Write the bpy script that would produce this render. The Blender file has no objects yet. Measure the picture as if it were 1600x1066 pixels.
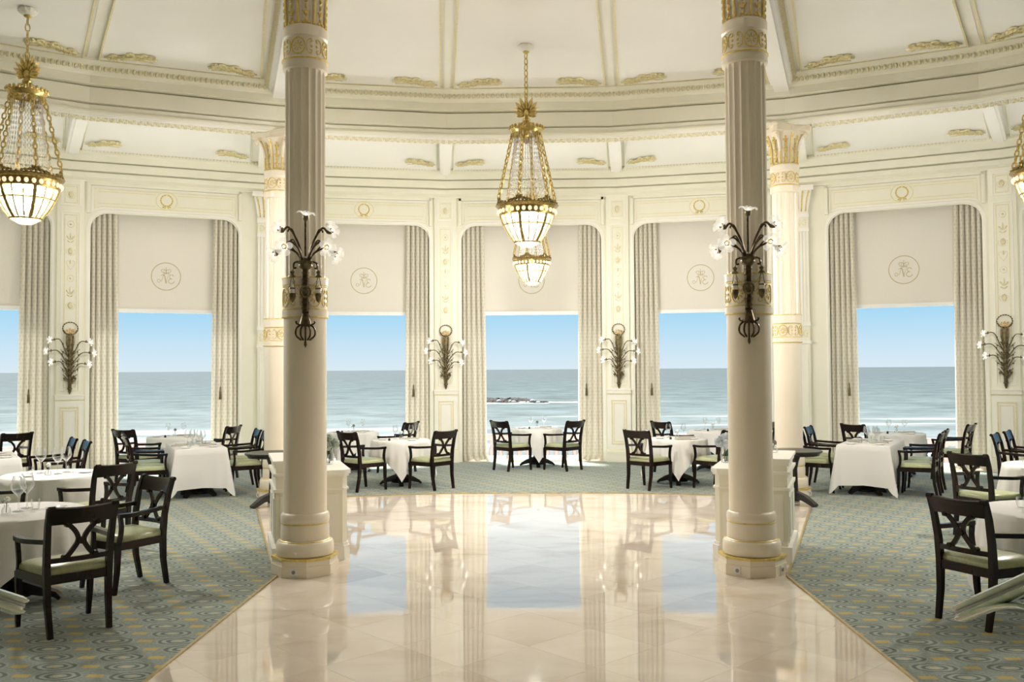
import bpy, bmesh, math, random
from mathutils import Matrix, Vector
random.seed(7)
S = bpy.context.scene
COL = S.collection
sin, cos, pi, rad = math.sin, math.cos, math.pi, math.radians

# ------------------------------------------------------------------ camera
cd = bpy.data.cameras.new('camera'); cam = bpy.data.objects.new('camera', cd); COL.objects.link(cam)
FPX = 1421.0
cd.sensor_width = 36.0; cd.lens = 36.0 * FPX / 1600.0; cd.clip_end = 60000; cd.clip_start = 0.05
yaw, pit, rol = math.atan(35.7 / FPX), math.atan(44.3 / FPX), 0.0066
fw = Vector((-sin(yaw) * cos(pit), cos(yaw) * cos(pit), sin(pit)))
rt = Vector((cos(yaw), sin(yaw), 0)); up = rt.cross(fw)
r2 = rt * cos(rol) - up * sin(rol); u2 = up * cos(rol) + rt * sin(rol)
m = Matrix((r2, u2, -fw)).transposed().to_4x4(); m.translation = Vector((0.06, 0, 1.9))
cam.matrix_world = m
S.camera = cam

# ------------------------------------------------------------------ world, sun, exposure
W = bpy.data.worlds.new('sky'); S.world = W; W.use_nodes = True
nt = W.node_tree; nt.nodes.clear()
def wn(t): return nt.nodes.new(t)
tc = wn('ShaderNodeTexCoord'); sx = wn('ShaderNodeSeparateXYZ'); nt.links.new(tc.outputs['Generated'], sx.inputs[0])
rp = wn('ShaderNodeValToRGB'); nt.links.new(sx.outputs['Z'], rp.inputs[0])
bg = wn('ShaderNodeBackground'); wo = wn('ShaderNodeOutputWorld')
nt.links.new(rp.outputs[0], bg.inputs[0]); nt.links.new(bg.outputs[0], wo.inputs[0])
els = rp.color_ramp.elements
els[0].position = 0.0; els[0].color = (0.70, 0.80, 0.88, 1)
els[1].position = 1.0; els[1].color = (0.32, 0.59, 0.87, 1)
for p_, c_ in ((0.022, (0.60, 0.76, 0.89)), (0.062, (0.38, 0.67, 0.89)), (0.17, (0.37, 0.655, 0.89))):
    e = els.new(p_); e.color = (*c_, 1)
bg.inputs[1].default_value = 0.59
sd = bpy.data.lights.new('sun_offscreen', 'SUN'); sd.energy = 13.5; sd.angle = 0.14; sd.color = (1, 0.96, 0.9)
sun = bpy.data.objects.new('sun_offscreen', sd); COL.objects.link(sun); sun.location = (-20, 60, 80)
sun.rotation_euler = Vector((0.18, -0.30, -0.9)).to_track_quat('-Z', 'Y').to_euler()
S.view_settings.view_transform = 'Standard'
try: S.view_settings.look = 'None'
except Exception: pass
S.view_settings.exposure = 0.86; S.view_settings.gamma = 1.0; S.view_settings.use_curve_mapping = False
S.cycles.max_bounces = 10; S.cycles.diffuse_bounces = 6; S.cycles.glossy_bounces = 4
S.cycles.transparent_max_bounces = 24; S.cycles.sample_clamp_indirect = 6.0
S.cycles.caustics_reflective = False; S.cycles.caustics_refractive = False
BOWL_L = 1.3       # glow of the chandelier bowls
LAMP_W = 500.0     # light of the bulbs inside each large bowl

# ------------------------------------------------------------------ materials
MAT = {}
def principled(name, col, rough=0.5, metal=0.0, spec=0.5, **kw):
    m_ = bpy.data.materials.new(name); m_.use_nodes = True
    b = m_.node_tree.nodes['Principled BSDF']
    b.inputs['Base Color'].default_value = (*col, 1); b.inputs['Roughness'].default_value = rough
    b.inputs['Metallic'].default_value = metal; b.inputs['Specular IOR Level'].default_value = spec
    for k, v in kw.items(): b.inputs[k.replace('_', ' ')].default_value = v
    MAT[name] = m_
    return m_, m_.node_tree, b
def noise_mix(name, c1, c2, scale, rough=0.5, detail=3.0, metal=0.0, spec=0.5, bump=0.0, stretch=(1, 1, 1), lo=0.35, hi=0.65, **kw):
    m_, t, b = principled(name, c1, rough, metal, spec, **kw)
    n = t.nodes; l = t.links
    co = n.new('ShaderNodeTexCoord'); mp = n.new('ShaderNodeMapping'); mp.inputs['Scale'].default_value = stretch
    nz = n.new('ShaderNodeTexNoise'); nz.inputs['Scale'].default_value = scale; nz.inputs['Detail'].default_value = detail
    cr = n.new('ShaderNodeValToRGB'); cr.color_ramp.elements[0].position = lo; cr.color_ramp.elements[1].position = hi
    cr.color_ramp.elements[0].color = (*c1, 1); cr.color_ramp.elements[1].color = (*c2, 1)
    l.new(co.outputs['Object'], mp.inputs[0]); l.new(mp.outputs[0], nz.inputs[0]); l.new(nz.outputs[0], cr.inputs[0]); l.new(cr.outputs[0], b.inputs['Base Color'])
    if bump:
        bp = n.new('ShaderNodeBump'); bp.inputs['Strength'].default_value = bump; bp.inputs['Distance'].default_value = 0.01
        l.new(nz.outputs[0], bp.inputs['Height']); l.new(bp.outputs[0], b.inputs['Normal'])
    return m_
noise_mix('cream', (0.85, 0.835, 0.715), (0.87, 0.855, 0.74), 3, 0.45)
noise_mix('cream_light', (0.89, 0.875, 0.815), (0.91, 0.895, 0.84), 3, 0.5)
noise_mix('ceiling_white', (0.90, 0.89, 0.87), (0.915, 0.905, 0.89), 1.5, 0.6)
noise_mix('column_cream', (0.865, 0.785, 0.645), (0.885, 0.81, 0.675), 2, 0.35)
noise_mix('gilt', (0.72, 0.55, 0.16), (0.84, 0.68, 0.28), 25, 0.4, metal=0.35)
noise_mix('pale_gilt', (0.74, 0.66, 0.36), (0.82, 0.76, 0.52), 30, 0.5)
noise_mix('rim_brass', (0.20, 0.14, 0.04), (0.42, 0.31, 0.11), 40, 0.32, metal=0.8)
noise_mix('brass', (0.50, 0.37, 0.11), (0.74, 0.58, 0.24), 40, 0.28, metal=0.85)
noise_mix('dark_bronze', (0.045, 0.030, 0.014), (0.13, 0.085, 0.035), 30, 0.35, metal=0.7)
noise_mix('old_bronze', (0.085, 0.068, 0.03), (0.20, 0.16, 0.075), 30, 0.4, metal=0.6)
noise_mix('dark_wood', (0.005, 0.0032, 0.0028), (0.020, 0.008, 0.005), 9, 0.22, spec=0.32, stretch=(1, 1, 0.25))
noise_mix('black_wood', (0.008, 0.007, 0.007), (0.02, 0.016, 0.014), 8, 0.3)
noise_mix('leather', (0.42, 0.46, 0.26), (0.49, 0.52, 0.32), 60, 0.32, bump=0.05)
noise_mix('linen', (0.90, 0.885, 0.86), (0.92, 0.91, 0.89), 120, 0.75, bump=0.03)
noise_mix('blind', (0.80, 0.77, 0.71), (0.82, 0.79, 0.73), 90, 0.8, detail=1)
noise_mix('china', (0.88, 0.87, 0.84), (0.9, 0.89, 0.86), 5, 0.12)
noise_mix('window_white', (0.86, 0.87, 0.87), (0.89, 0.9, 0.9), 4, 0.35)
noise_mix('emblem', (0.50, 0.43, 0.27), (0.55, 0.48, 0.31), 20, 0.6)
noise_mix('plastic_white', (0.82, 0.81, 0.78), (0.84, 0.83, 0.80), 4, 0.3)
noise_mix('plastic_grey', (0.30, 0.29, 0.27), (0.34, 0.33, 0.31), 4, 0.4)
noise_mix('relief_cream', (0.70, 0.64, 0.42), (0.80, 0.75, 0.56), 30, 0.5)
noise_mix('terrace_stone', (0.34, 0.26, 0.25), (0.40, 0.31, 0.295), 1.2, 0.8)
noise_mix('terrace_floor', (0.80, 0.77, 0.73), (0.85, 0.82, 0.79), 0.8, 0.8)
noise_mix('leaf', (0.05, 0.10, 0.045), (0.13, 0.19, 0.10), 20, 0.5)
noise_mix('petal', (0.72, 0.75, 0.72), (0.84, 0.84, 0.80), 20, 0.6)
noise_mix('petal_dark', (0.10, 0.11, 0.10), (0.26, 0.28, 0.25), 25, 0.6)
noise_mix('napkin', (0.50, 0.47, 0.40), (0.58, 0.55, 0.47), 40, 0.8)
noise_mix('rock', (0.006, 0.005, 0.004), (0.03, 0.022, 0.018), 0.5, 0.9)
noise_mix('foam', (0.21, 0.21, 0.20), (0.26, 0.25, 0.24), 0.3, 0.9)
noise_mix('rail_paint', (0.27, 0.37, 0.24), (0.36, 0.45, 0.32), 12, 0.10, Coat_Weight=1.0, Coat_Roughness=0.03)
noise_mix('edge_brass', (0.46, 0.35, 0.15), (0.58, 0.46, 0.22), 14, 0.35, metal=0.4)
noise_mix('grout', (0.68, 0.58, 0.47), (0.72, 0.62, 0.50), 6, 0.5)

def glassmat(name, tint, gloss, rough=0.0, pale=0.0):
    m_ = bpy.data.materials.new(name); m_.use_nodes = True; t = m_.node_tree; t.nodes.clear()
    o = t.nodes.new('ShaderNodeOutputMaterial'); mx = t.nodes.new('ShaderNodeMixShader')
    tr = t.nodes.new('ShaderNodeBsdfTransparent'); gl = t.nodes.new('ShaderNodeBsdfGlossy')
    tr.inputs[0].default_value = (*tint, 1); gl.inputs['Roughness'].default_value = rough
    m2 = t.nodes.new('ShaderNodeMixShader'); df = t.nodes.new('ShaderNodeBsdfTranslucent'); df.inputs[0].default_value = (0.95, 0.96, 0.96, 1); m2.inputs[0].default_value = pale
    t.links.new(gl.outputs[0], m2.inputs[1]); t.links.new(df.outputs[0], m2.inputs[2])
    lw = t.nodes.new('ShaderNodeLayerWeight'); lw.inputs[0].default_value = gloss
    t.links.new(lw.outputs['Facing'], mx.inputs[0]); t.links.new(tr.outputs[0], mx.inputs[1]); t.links.new(m2.outputs[0], mx.inputs[2])
    t.links.new(mx.outputs[0], o.inputs[0]); MAT[name] = m_
glassmat('pane_glass', (0.97, 0.985, 0.98), 0.04)
glassmat('clear_glass', (0.96, 0.97, 0.97), 0.5, 0.02, 0.35)  # white mixed in towards the edges stands in for bright reflections
principled('crystal', (0.93, 0.92, 0.94), 0.08, spec=0.9)
def lit(name, col, em, strength, rough=0.35, alpha=1.0):
    m_, t, b = principled(name, col, rough)
    b.inputs['Emission Color'].default_value = (*em, 1); b.inputs['Emission Strength'].default_value = strength
    return m_
lit('jewel_glass', (0.9, 0.8, 0.6), (1.0, 0.78, 0.5), 0.5)
lit('petal_glass', (0.92, 0.92, 0.9), (1.0, 0.94, 0.86), 0.32, 0.12)
lit('bulb', (1, 0.95, 0.85), (1.0, 0.82, 0.55), 5.0)
noise_mix('amber_glass', (0.66, 0.48, 0.25), (0.78, 0.62, 0.38), 20, 0.15)
noise_mix('lantern_glass', (0.84, 0.78, 0.70), (0.9, 0.85, 0.78), 20, 0.12)

def add_through(name, f, shader='ShaderNodeBsdfTransparent', col=(1, 1, 1)):
    m_ = MAT[name]; t = m_.node_tree; o = [n for n in t.nodes if n.type == 'OUTPUT_MATERIAL'][0]; b = t.nodes['Principled BSDF']
    mx = t.nodes.new('ShaderNodeMixShader'); tr = t.nodes.new(shader); tr.inputs[0].default_value = (*col, 1); mx.inputs[0].default_value = f
    t.links.new(b.outputs[0], mx.inputs[1]); t.links.new(tr.outputs[0], mx.inputs[2]); t.links.new(mx.outputs[0], o.inputs[0])
def glow(name, em, strength, through):
    m_ = bpy.data.materials.new(name); m_.use_nodes = True; t = m_.node_tree; t.nodes.clear(); MAT[name] = m_
    o = t.nodes.new('ShaderNodeOutputMaterial'); mx = t.nodes.new('ShaderNodeMixShader'); tr = t.nodes.new('ShaderNodeBsdfTransparent'); e_ = t.nodes.new('ShaderNodeEmission')
    nz = t.nodes.new('ShaderNodeTexNoise'); nz.inputs['Scale'].default_value = 30; mr = t.nodes.new('ShaderNodeMapRange'); mr.inputs[3].default_value = strength * 0.8; mr.inputs[4].default_value = strength * 1.2
    t.links.new(nz.outputs[0], mr.inputs[0]); t.links.new(mr.outputs[0], e_.inputs[1])
    e_.inputs[0].default_value = (*em, 1); tr.inputs[0].default_value = (1, 0.96, 0.9, 1); mx.inputs[0].default_value = through
    t.links.new(e_.outputs[0], mx.inputs[1]); t.links.new(tr.outputs[0], mx.inputs[2]); t.links.new(mx.outputs[0], o.inputs[0])
glow('bowl_glass', (1.0, 0.86, 0.66), BOWL_L, 0.62)
add_through('blind', 0.14, 'ShaderNodeBsdfTranslucent', (0.86, 0.82, 0.74))
add_through('linen', 0.15, 'ShaderNodeBsdfTranslucent', (0.86, 0.84, 0.8))
add_through('petal_glass', 0.42)
add_through('crystal', 0.5)

def marble():
    m_, t, b = principled('marble', (0.7, 0.6, 0.48), 0.035, spec=0.75)
    n, l = t.nodes, t.links
    co = n.new('ShaderNodeTexCoord'); oi = n.new('ShaderNodeObjectInfo')
    geo = n.new('ShaderNodeNewGeometry')
    ad = n.new('ShaderNodeVectorMath'); ad.operation = 'MULTIPLY_ADD'
    cmb = n.new('ShaderNodeCombineXYZ'); l.new(oi.outputs['Random'], cmb.inputs[0]); l.new(oi.outputs['Random'], cmb.inputs[2])
    ad.inputs[1].default_value = (9, 9, 9); l.new(cmb.outputs[0], ad.inputs[0]); l.new(geo.outputs['Position'], ad.inputs[2])
    mp = n.new('ShaderNodeMapping'); mp.inputs['Scale'].default_value = (0.55, 1.3, 1); mp.inputs['Rotation'].default_value = (0, 0, 0.5)
    l.new(ad.outputs[0], mp.inputs[0])
    n1 = n.new('ShaderNodeTexNoise'); n1.inputs['Scale'].default_value = 1.3; n1.inputs['Detail'].default_value = 6; n1.inputs['Distortion'].default_value = 1.2
    l.new(mp.outputs[0], n1.inputs[0])
    cr = n.new('ShaderNodeValToRGB'); e = cr.color_ramp.elements
    e[0].position = 0.30; e[0].color = (0.66, 0.555, 0.445, 1); e[1].position = 0.72; e[1].color = (0.82, 0.74, 0.65, 1)
    k = e.new(0.5); k.color = (0.76, 0.675, 0.585, 1)
    l.new(n1.outputs[0], cr.inputs[0])
    wv = n.new('ShaderNodeTexNoise'); wv.inputs['Scale'].default_value = 2.2; wv.inputs['Detail'].default_value = 8; wv.inputs['Distortion'].default_value = 2.5
    l.new(mp.outputs[0], wv.inputs[0])
    vr = n.new('ShaderNodeValToRGB'); v = vr.color_ramp.elements
    v[0].position = 0.485; v[0].color = (0, 0, 0, 1); v[1].position = 0.515; v[1].color = (0, 0, 0, 1)
    q = v.new(0.5); q.color = (1, 1, 1, 1)
    l.new(wv.outputs[0], vr.inputs[0])
    mm = n.new('ShaderNodeMath'); mm.operation = 'MULTIPLY'; mm.inputs[1].default_value = 0.35; l.new(vr.outputs[0], mm.inputs[0])
    mx = n.new('ShaderNodeMix'); mx.data_type = 'RGBA'; mx.inputs['B'].default_value = (0.80, 0.74, 0.68, 1)
    l.new(mm.outputs[0], mx.inputs['Factor']); l.new(cr.outputs[0], mx.inputs['A'])
    hs = n.new('ShaderNodeHueSaturation')
    vm = n.new('ShaderNodeMapRange'); vm.inputs[3].default_value = 0.97; vm.inputs[4].default_value = 1.03
    l.new(oi.outputs['Random'], vm.inputs[0]); l.new(vm.outputs[0], hs.inputs['Value']); l.new(mx.outputs['Result'], hs.inputs['Color'])
    l.new(hs.outputs[0], b.inputs['Base Color'])
    b.inputs['IOR'].default_value = 2.0
marble()

def carpet_mat():
    m_, t, b = principled('carpet', (0.4, 0.42, 0.36), 0.9, spec=0.2)
    n, l = t.nodes, t.links
    geo = n.new('ShaderNodeNewGeometry'); sp = n.new('ShaderNodeSeparateXYZ')
    nz = n.new('ShaderNodeTexNoise'); nz.inputs['Scale'].default_value = 22; nz.inputs['Detail'].default_value = 2
    l.new(geo.outputs['Position'], nz.inputs[0])
    wob = n.new('ShaderNodeVectorMath'); wob.operation = 'MULTIPLY_ADD'; wob.inputs[1].default_value = (0.022, 0.022, 0)
    l.new(nz.outputs['Color'], wob.inputs[0]); l.new(geo.outputs['Position'], wob.inputs[2]); l.new(wob.outputs[0], sp.inputs[0])
    def M(op, a, b_=None, c=None):
        x = n.new('ShaderNodeMath'); x.operation = op
        for i, v in enumerate((a, b_, c)):
            if v is None: continue
            if isinstance(v, (int, float)): x.inputs[i].default_value = v
            else: l.new(v, x.inputs[i])
        return x.outputs[0]
    PX, PY = 0.467, 0.183
    row = M('FLOOR', M('ADD', M('DIVIDE', sp.outputs[1], PY), 0.5))
    dy = M('SUBTRACT', sp.outputs[1], M('MULTIPLY', row, PY))
    uu = M('DIVIDE', M('ADD', sp.outputs[0], M('MULTIPLY', row, PX * 0.25)), PX)
    fr = M('SUBTRACT', M('FRACT', M('ADD', uu, 0.0)), 0.5)          # oval centred at 0
    dx = M('MULTIPLY', fr, PX)
    rr = M('SQRT', M('ADD', M('POWER', M('DIVIDE', dx, 0.152), 2.0), M('POWER', M('DIVIDE', dy, 0.0905), 2.0)))
    ring = M('SINE', M('MULTIPLY', rr, 17.0))
    inside = M('LESS_THAN', rr, 1.0)
    dark = M('MULTIPLY', M('MULTIPLY', M('GREATER_THAN', ring, 0.25), inside), 0.75)
    light_ = M('MULTIPLY', M('MULTIPLY', M('LESS_THAN', ring, -0.45), inside), 0.45)
    # gold bars half way between the ovals
    fr2 = M('SUBTRACT', M('FRACT', M('ADD', uu, 0.5)), 0.5)
    bar = M('MULTIPLY', M('LESS_THAN', M('ABSOLUTE', M('MULTIPLY', fr2, PX)), 0.052), M('LESS_THAN', M('ABSOLUTE', dy), 0.028))
    dot = M('LESS_THAN', rr, 0.20)
    grain = n.new('ShaderNodeTexNoise'); grain.inputs['Scale'].default_value = 75; grain.inputs['Detail'].default_value = 2
    l.new(geo.outputs['Position'], grain.inputs[0])
    def mix(f, a, col):
        x = n.new('ShaderNodeMix'); x.data_type = 'RGBA'
        if isinstance(f, float): x.inputs['Factor'].default_value = f
        else: l.new(f, x.inputs['Factor'])
        if isinstance(a, tuple): x.inputs['A'].default_value = (*a, 1)
        else: l.new(a, x.inputs['A'])
        x.inputs['B'].default_value = (*col, 1)
        return x.outputs['Result']
    c0 = mix(grain.outputs[0], (0.11, 0.145, 0.125), (0.40, 0.45, 0.41))
    c1 = mix(dark, c0, (0.05, 0.075, 0.05)); c2 = mix(light_, c1, (0.50, 0.54, 0.46))
    c3 = mix(M('MULTIPLY', dot, 0.7), c2, (0.66, 0.60, 0.34)); c4 = mix(M('MULTIPLY', bar, 0.85), c3, (0.58, 0.42, 0.07))
    l.new(c4, b.inputs['Base Color'])
    b.inputs['Sheen Weight'].default_value = 0.5; b.inputs['Sheen Roughness'].default_value = 0.35; b.inputs['Sheen Tint'].default_value = (0.92, 0.97, 1.0, 1)
    bp = n.new('ShaderNodeBump'); bp.inputs['Strength'].default_value = 0.25; bp.inputs['Distance'].default_value = 0.004
    l.new(grain.outputs[0], bp.inputs['Height']); l.new(bp.outputs[0], b.inputs['Normal'])
carpet_mat()

def curtain_mat():
    m_, t, b = principled('curtain', (0.6, 0.56, 0.46), 0.8, spec=0.2)
    n, l = t.nodes, t.links
    co = n.new('ShaderNodeTexCoord'); uv = n.new('ShaderNodeUVMap'); sp = n.new('ShaderNodeSeparateXYZ'); l.new(uv.outputs[0], sp.inputs[0])
    def M(op, a, b_=None):
        x = n.new('ShaderNodeMath'); x.operation = op
        for i, v in enumerate((a, b_)):
            if v is None: continue
            if isinstance(v, (int, float)): x.inputs[i].default_value = v
            else: l.new(v, x.inputs[i])
        return x.outputs[0]
    # small woven rosettes on a staggered grid (uv in metres of cloth)
    row = M('FLOOR', M('DIVIDE', sp.outputs[1], 0.07))
    dv = M('SUBTRACT', M('FRACT', M('DIVIDE', sp.outputs[1], 0.07)), 0.5)
    du = M('SUBTRACT', M('FRACT', M('ADD', M('DIVIDE', sp.outputs[0], 0.085), M('MULTIPLY', row, 0.5))), 0.5)
    rr = M('SQRT', M('ADD', M('POWER', du, 2.0), M('POWER', dv, 2.0)))
    spot = M('MULTIPLY', M('LESS_THAN', rr, 0.27), M('GREATER_THAN', rr, 0.07))
    mx = n.new('ShaderNodeMix'); mx.data_type = 'RGBA'; mx.inputs['A'].default_value = (0.74, 0.70, 0.60, 1); mx.inputs['B'].default_value = (0.50, 0.48, 0.40, 1)
    l.new(M('MULTIPLY', spot, 0.45), mx.inputs['Factor']); l.new(mx.outputs['Result'], b.inputs['Base Color'])
    b.inputs['Sheen Weight'].default_value = 0.2
curtain_mat(); add_through('curtain', 0.10, 'ShaderNodeBsdfTranslucent', (0.74, 0.71, 0.63))

def sea_mat():
    m_, t, b = principled('sea', (0.3, 0.45, 0.48), 0.7, spec=0.1)
    n, l = t.nodes, t.links
    geo = n.new('ShaderNodeNewGeometry'); sp = n.new('ShaderNodeSeparateXYZ'); l.new(geo.outputs['Position'], sp.inputs[0])
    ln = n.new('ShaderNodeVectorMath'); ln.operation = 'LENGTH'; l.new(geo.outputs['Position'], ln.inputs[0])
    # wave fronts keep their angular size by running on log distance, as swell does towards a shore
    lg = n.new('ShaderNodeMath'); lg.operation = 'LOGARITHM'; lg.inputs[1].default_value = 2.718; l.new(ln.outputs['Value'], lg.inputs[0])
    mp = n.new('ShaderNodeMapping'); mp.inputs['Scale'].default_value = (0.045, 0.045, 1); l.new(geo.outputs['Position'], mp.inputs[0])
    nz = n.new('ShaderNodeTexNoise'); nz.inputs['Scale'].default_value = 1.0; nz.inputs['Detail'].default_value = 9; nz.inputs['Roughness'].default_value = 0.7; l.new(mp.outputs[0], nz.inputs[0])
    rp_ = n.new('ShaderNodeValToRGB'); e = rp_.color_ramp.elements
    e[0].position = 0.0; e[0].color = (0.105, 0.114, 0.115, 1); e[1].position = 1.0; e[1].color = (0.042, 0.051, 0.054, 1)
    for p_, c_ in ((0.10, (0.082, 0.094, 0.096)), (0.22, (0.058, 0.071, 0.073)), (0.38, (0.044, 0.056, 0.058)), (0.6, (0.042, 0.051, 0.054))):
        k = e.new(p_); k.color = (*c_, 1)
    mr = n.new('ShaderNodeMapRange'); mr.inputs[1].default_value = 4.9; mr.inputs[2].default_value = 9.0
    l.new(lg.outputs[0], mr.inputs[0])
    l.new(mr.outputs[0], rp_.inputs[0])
    # ripple contrast
    hs = n.new('ShaderNodeHueSaturation'); vr = n.new('ShaderNodeMapRange'); vr.inputs[1].default_value = 0.3; vr.inputs[2].default_value = 0.7
    vr.inputs[3].default_value = 0.55; vr.inputs[4].default_value = 1.45
    l.new(nz.outputs[0], vr.inputs[0]); l.new(vr.outputs[0], hs.inputs['Value']); l.new(rp_.outputs[0], hs.inputs['Color'])
    # breaking crests close in
    mp2 = n.new('ShaderNodeMapping'); mp2.inputs['Scale'].default_value = (0.006, 0.035, 1); l.new(geo.outputs['Position'], mp2.inputs[0])
    n2 = n.new('ShaderNodeTexNoise'); n2.inputs['Scale'].default_value = 1.0; n2.inputs['Detail'].default_value = 8; n2.inputs['Roughness'].default_value = 0.6; l.new(mp2.outputs[0], n2.inputs[0])
    thr = n.new('ShaderNodeMapRange'); thr.inputs[1].default_value = 130; thr.inputs[2].default_value = 520; thr.inputs[3].default_value = 0.50; thr.inputs[4].default_value = 0.70
    l.new(ln.outputs['Value'], thr.inputs[0])
    sb = n.new('ShaderNodeMath'); sb.operation = 'SUBTRACT'; l.new(n2.outputs[0], sb.inputs[0]); l.new(thr.outputs[0], sb.inputs[1])
    mu = n.new('ShaderNodeMath'); mu.operation = 'MULTIPLY'; mu.use_clamp = True; mu.inputs[1].default_value = 9.0; l.new(sb.outputs[0], mu.inputs[0])
    mx = n.new('ShaderNodeMix'); mx.data_type = 'RGBA'; mx.inputs['B'].default_value = (0.21, 0.205, 0.195, 1)
    l.new(mu.outputs[0], mx.inputs['Factor']); l.new(hs.outputs[0], mx.inputs['A']); l.new(mx.outputs['Result'], b.inputs['Base Color'])
sea_mat()

# ------------------------------------------------------------------ mesh helpers
class MB:
    """collects shapes; build() links them as one mesh object"""
    def __init__(s): s.v = []; s.f = []; s.M = None; s.uv = None
    def add(s, vs, fs):
        o = len(s.v)
        if s.M is not None: vs = [tuple(s.M @ Vector(p)) for p in vs]
        s.v.extend(vs); s.f.extend([tuple(o + i for i in q) for q in fs]); return s
    def box(s, x0, x1, y0, y1, z0, z1):
        return s.add([(x0, y0, z0), (x1, y0, z0), (x1, y1, z0), (x0, y1, z0), (x0, y0, z1), (x1, y0, z1), (x1, y1, z1), (x0, y1, z1)],
                     [(3, 2, 1, 0), (4, 5, 6, 7), (0, 1, 5, 4), (1, 2, 6, 5), (2, 3, 7, 6), (3, 0, 4, 7)])
    def hexa(s, b, t):   # bottom quad, top quad
        return s.add(list(b) + list(t), [(3, 2, 1, 0), (4, 5, 6, 7), (0, 1, 5, 4), (1, 2, 6, 5), (2, 3, 7, 6), (3, 0, 4, 7)])
    def prism(s, poly, z0, z1):
        n = len(poly)
        return s.add([(x, y, z0) for x, y in poly] + [(x, y, z1) for x, y in poly],
                     [tuple(range(n - 1, -1, -1)), tuple(range(n, 2 * n))] + [(i, (i + 1) % n, n + (i + 1) % n, n + i) for i in range(n)])
    def prism_y(s, poly, y0, y1):   # polygon in xz, extruded along y
        n = len(poly)
        return s.add([(x, y0, z) for x, z in poly] + [(x, y1, z) for x, z in poly],
                     [tuple(range(n)), tuple(range(2 * n - 1, n - 1, -1))] + [(i, n + i, n + (i + 1) % n, (i + 1) % n) for i in range(n)])
    def lathe(s, prof, n=20, cx=0, cy=0, a0=0.0, a1=2 * pi, caps=True):
        full = abs(a1 - a0 - 2 * pi) < 1e-6; k = n if full else n + 1
        vs = []; fs = []
        for r, z in prof:
            for i in range(k):
                a = a0 + (a1 - a0) * i / n; vs.append((cx + r * cos(a), cy + r * sin(a), z))
        for j in range(len(prof) - 1):
            for i in range(n):
                q = (i + 1) % k
                fs.append((j * k + i, j * k + q, (j + 1) * k + q, (j + 1) * k + i))
        if caps and full:
            if prof[0][0] > 1e-4: fs.append(tuple(range(k - 1, -1, -1)))
            if prof[-1][0] > 1e-4: fs.append(tuple((len(prof) - 1) * k + i for i in range(k)))
        return s.add(vs, fs)
    def tube(s, pts, r, n=6, caps=True, closed=False):
        pts = [Vector(p) for p in pts]; m_ = len(pts); vs = []; fs = []
        rs = r if isinstance(r, (list, tuple)) else [r] * m_
        prev = None
        for i, p in enumerate(pts):
            a = pts[i - 1] if (i or closed) else p; b = pts[(i + 1) % m_] if (i < m_ - 1 or closed) else p
            t = (b - a); t = t.normalized() if t.length > 1e-9 else Vector((0, 0, 1))
            if prev is None:
                ref = Vector((0, 0, 1)) if abs(t.z) < 0.9 else Vector((1, 0, 0)); u = t.cross(ref).normalized()
            else:
                u = prev - t * prev.dot(t); u = u.normalized() if u.length > 1e-6 else t.orthogonal().normalized()
            prev = u; w = t.cross(u)
            for k in range(n):
                an = 2 * pi * (k + 0.5) / n; vs.append(tuple(p + (u * cos(an) + w * sin(an)) * rs[i]))
        for i in range(m_ if closed else m_ - 1):
            j = (i + 1) % m_
            for k in range(n):
                q = (k + 1) % n; fs.append((i * n + k, i * n + q, j * n + q, j * n + k))
        if caps and not closed:
            fs.append(tuple(range(n - 1, -1, -1))); fs.append(tuple((m_ - 1) * n + k for k in range(n)))
        return s.add(vs, fs)
    def bar(s, pts, w, h, side=(1, 0, 0)):
        """rectangular section w (along side) x h swept along pts; w, h may be lists"""
        pts = [Vector(p) for p in pts]; m_ = len(pts); vs = []; fs = []
        ws = w if isinstance(w, (list, tuple)) else [w] * m_; hs = h if isinstance(h, (list, tuple)) else [h] * m_
        sd_ = Vector(side)
        for i, p in enumerate(pts):
            a = pts[max(i - 1, 0)]; b = pts[min(i + 1, m_ - 1)]; t = (b - a).normalized()
            u = (sd_ - t * sd_.dot(t)).normalized(); q = t.cross(u)
            for cx_, cy_ in ((-1, -1), (1, -1), (1, 1), (-1, 1)):
                vs.append(tuple(p + u * (cx_ * ws[i] / 2) + q * (cy_ * hs[i] / 2)))
        for i in range(m_ - 1):
            for k in range(4):
                q = (k + 1) % 4; fs.append((i * 4 + k, i * 4 + q, i * 4 + 4 + q, i * 4 + 4 + k))
        fs.append((3, 2, 1, 0)); o = (m_ - 1) * 4; fs.append((o, o + 1, o + 2, o + 3))
        return s.add(vs, fs)
    def ell(s, c, r, nu=8, nv=5):
        vs = [(c[0], c[1], c[2] - r[2])]; fs = []
        for j in range(1, nv):
            t = -pi / 2 + pi * j / nv
            for i in range(nu):
                a = 2 * pi * i / nu; vs.append((c[0] + r[0] * cos(t) * cos(a), c[1] + r[1] * cos(t) * sin(a), c[2] + r[2] * sin(t)))
        vs.append((c[0], c[1], c[2] + r[2])); top = len(vs) - 1
        for i in range(nu):
            q = (i + 1) % nu; fs.append((0, 1 + q, 1 + i)); b = 1 + (nv - 2) * nu; fs.append((b + i, b + q, top))
            for j in range(nv - 2): fs.append((1 + j * nu + i, 1 + j * nu + q, 1 + (j + 1) * nu + q, 1 + (j + 1) * nu + i))
        return s.add(vs, fs)
    def mesh(s, name, mat, smooth=None):
        me = bpy.data.meshes.new(name); me.from_pydata(s.v, [], s.f); me.materials.append(MAT[mat])
        if s.uv:
            ul = me.uv_layers.new(name='UVMap')
            ul.data.foreach_set('uv', [c for lp in me.loops for c in s.uv[lp.vertex_index]])
        if smooth:
            me.polygons.foreach_set('use_smooth', [True] * len(me.polygons))
            me.set_sharp_from_angle(angle=rad(smooth))
        me.update(); return me
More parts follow.
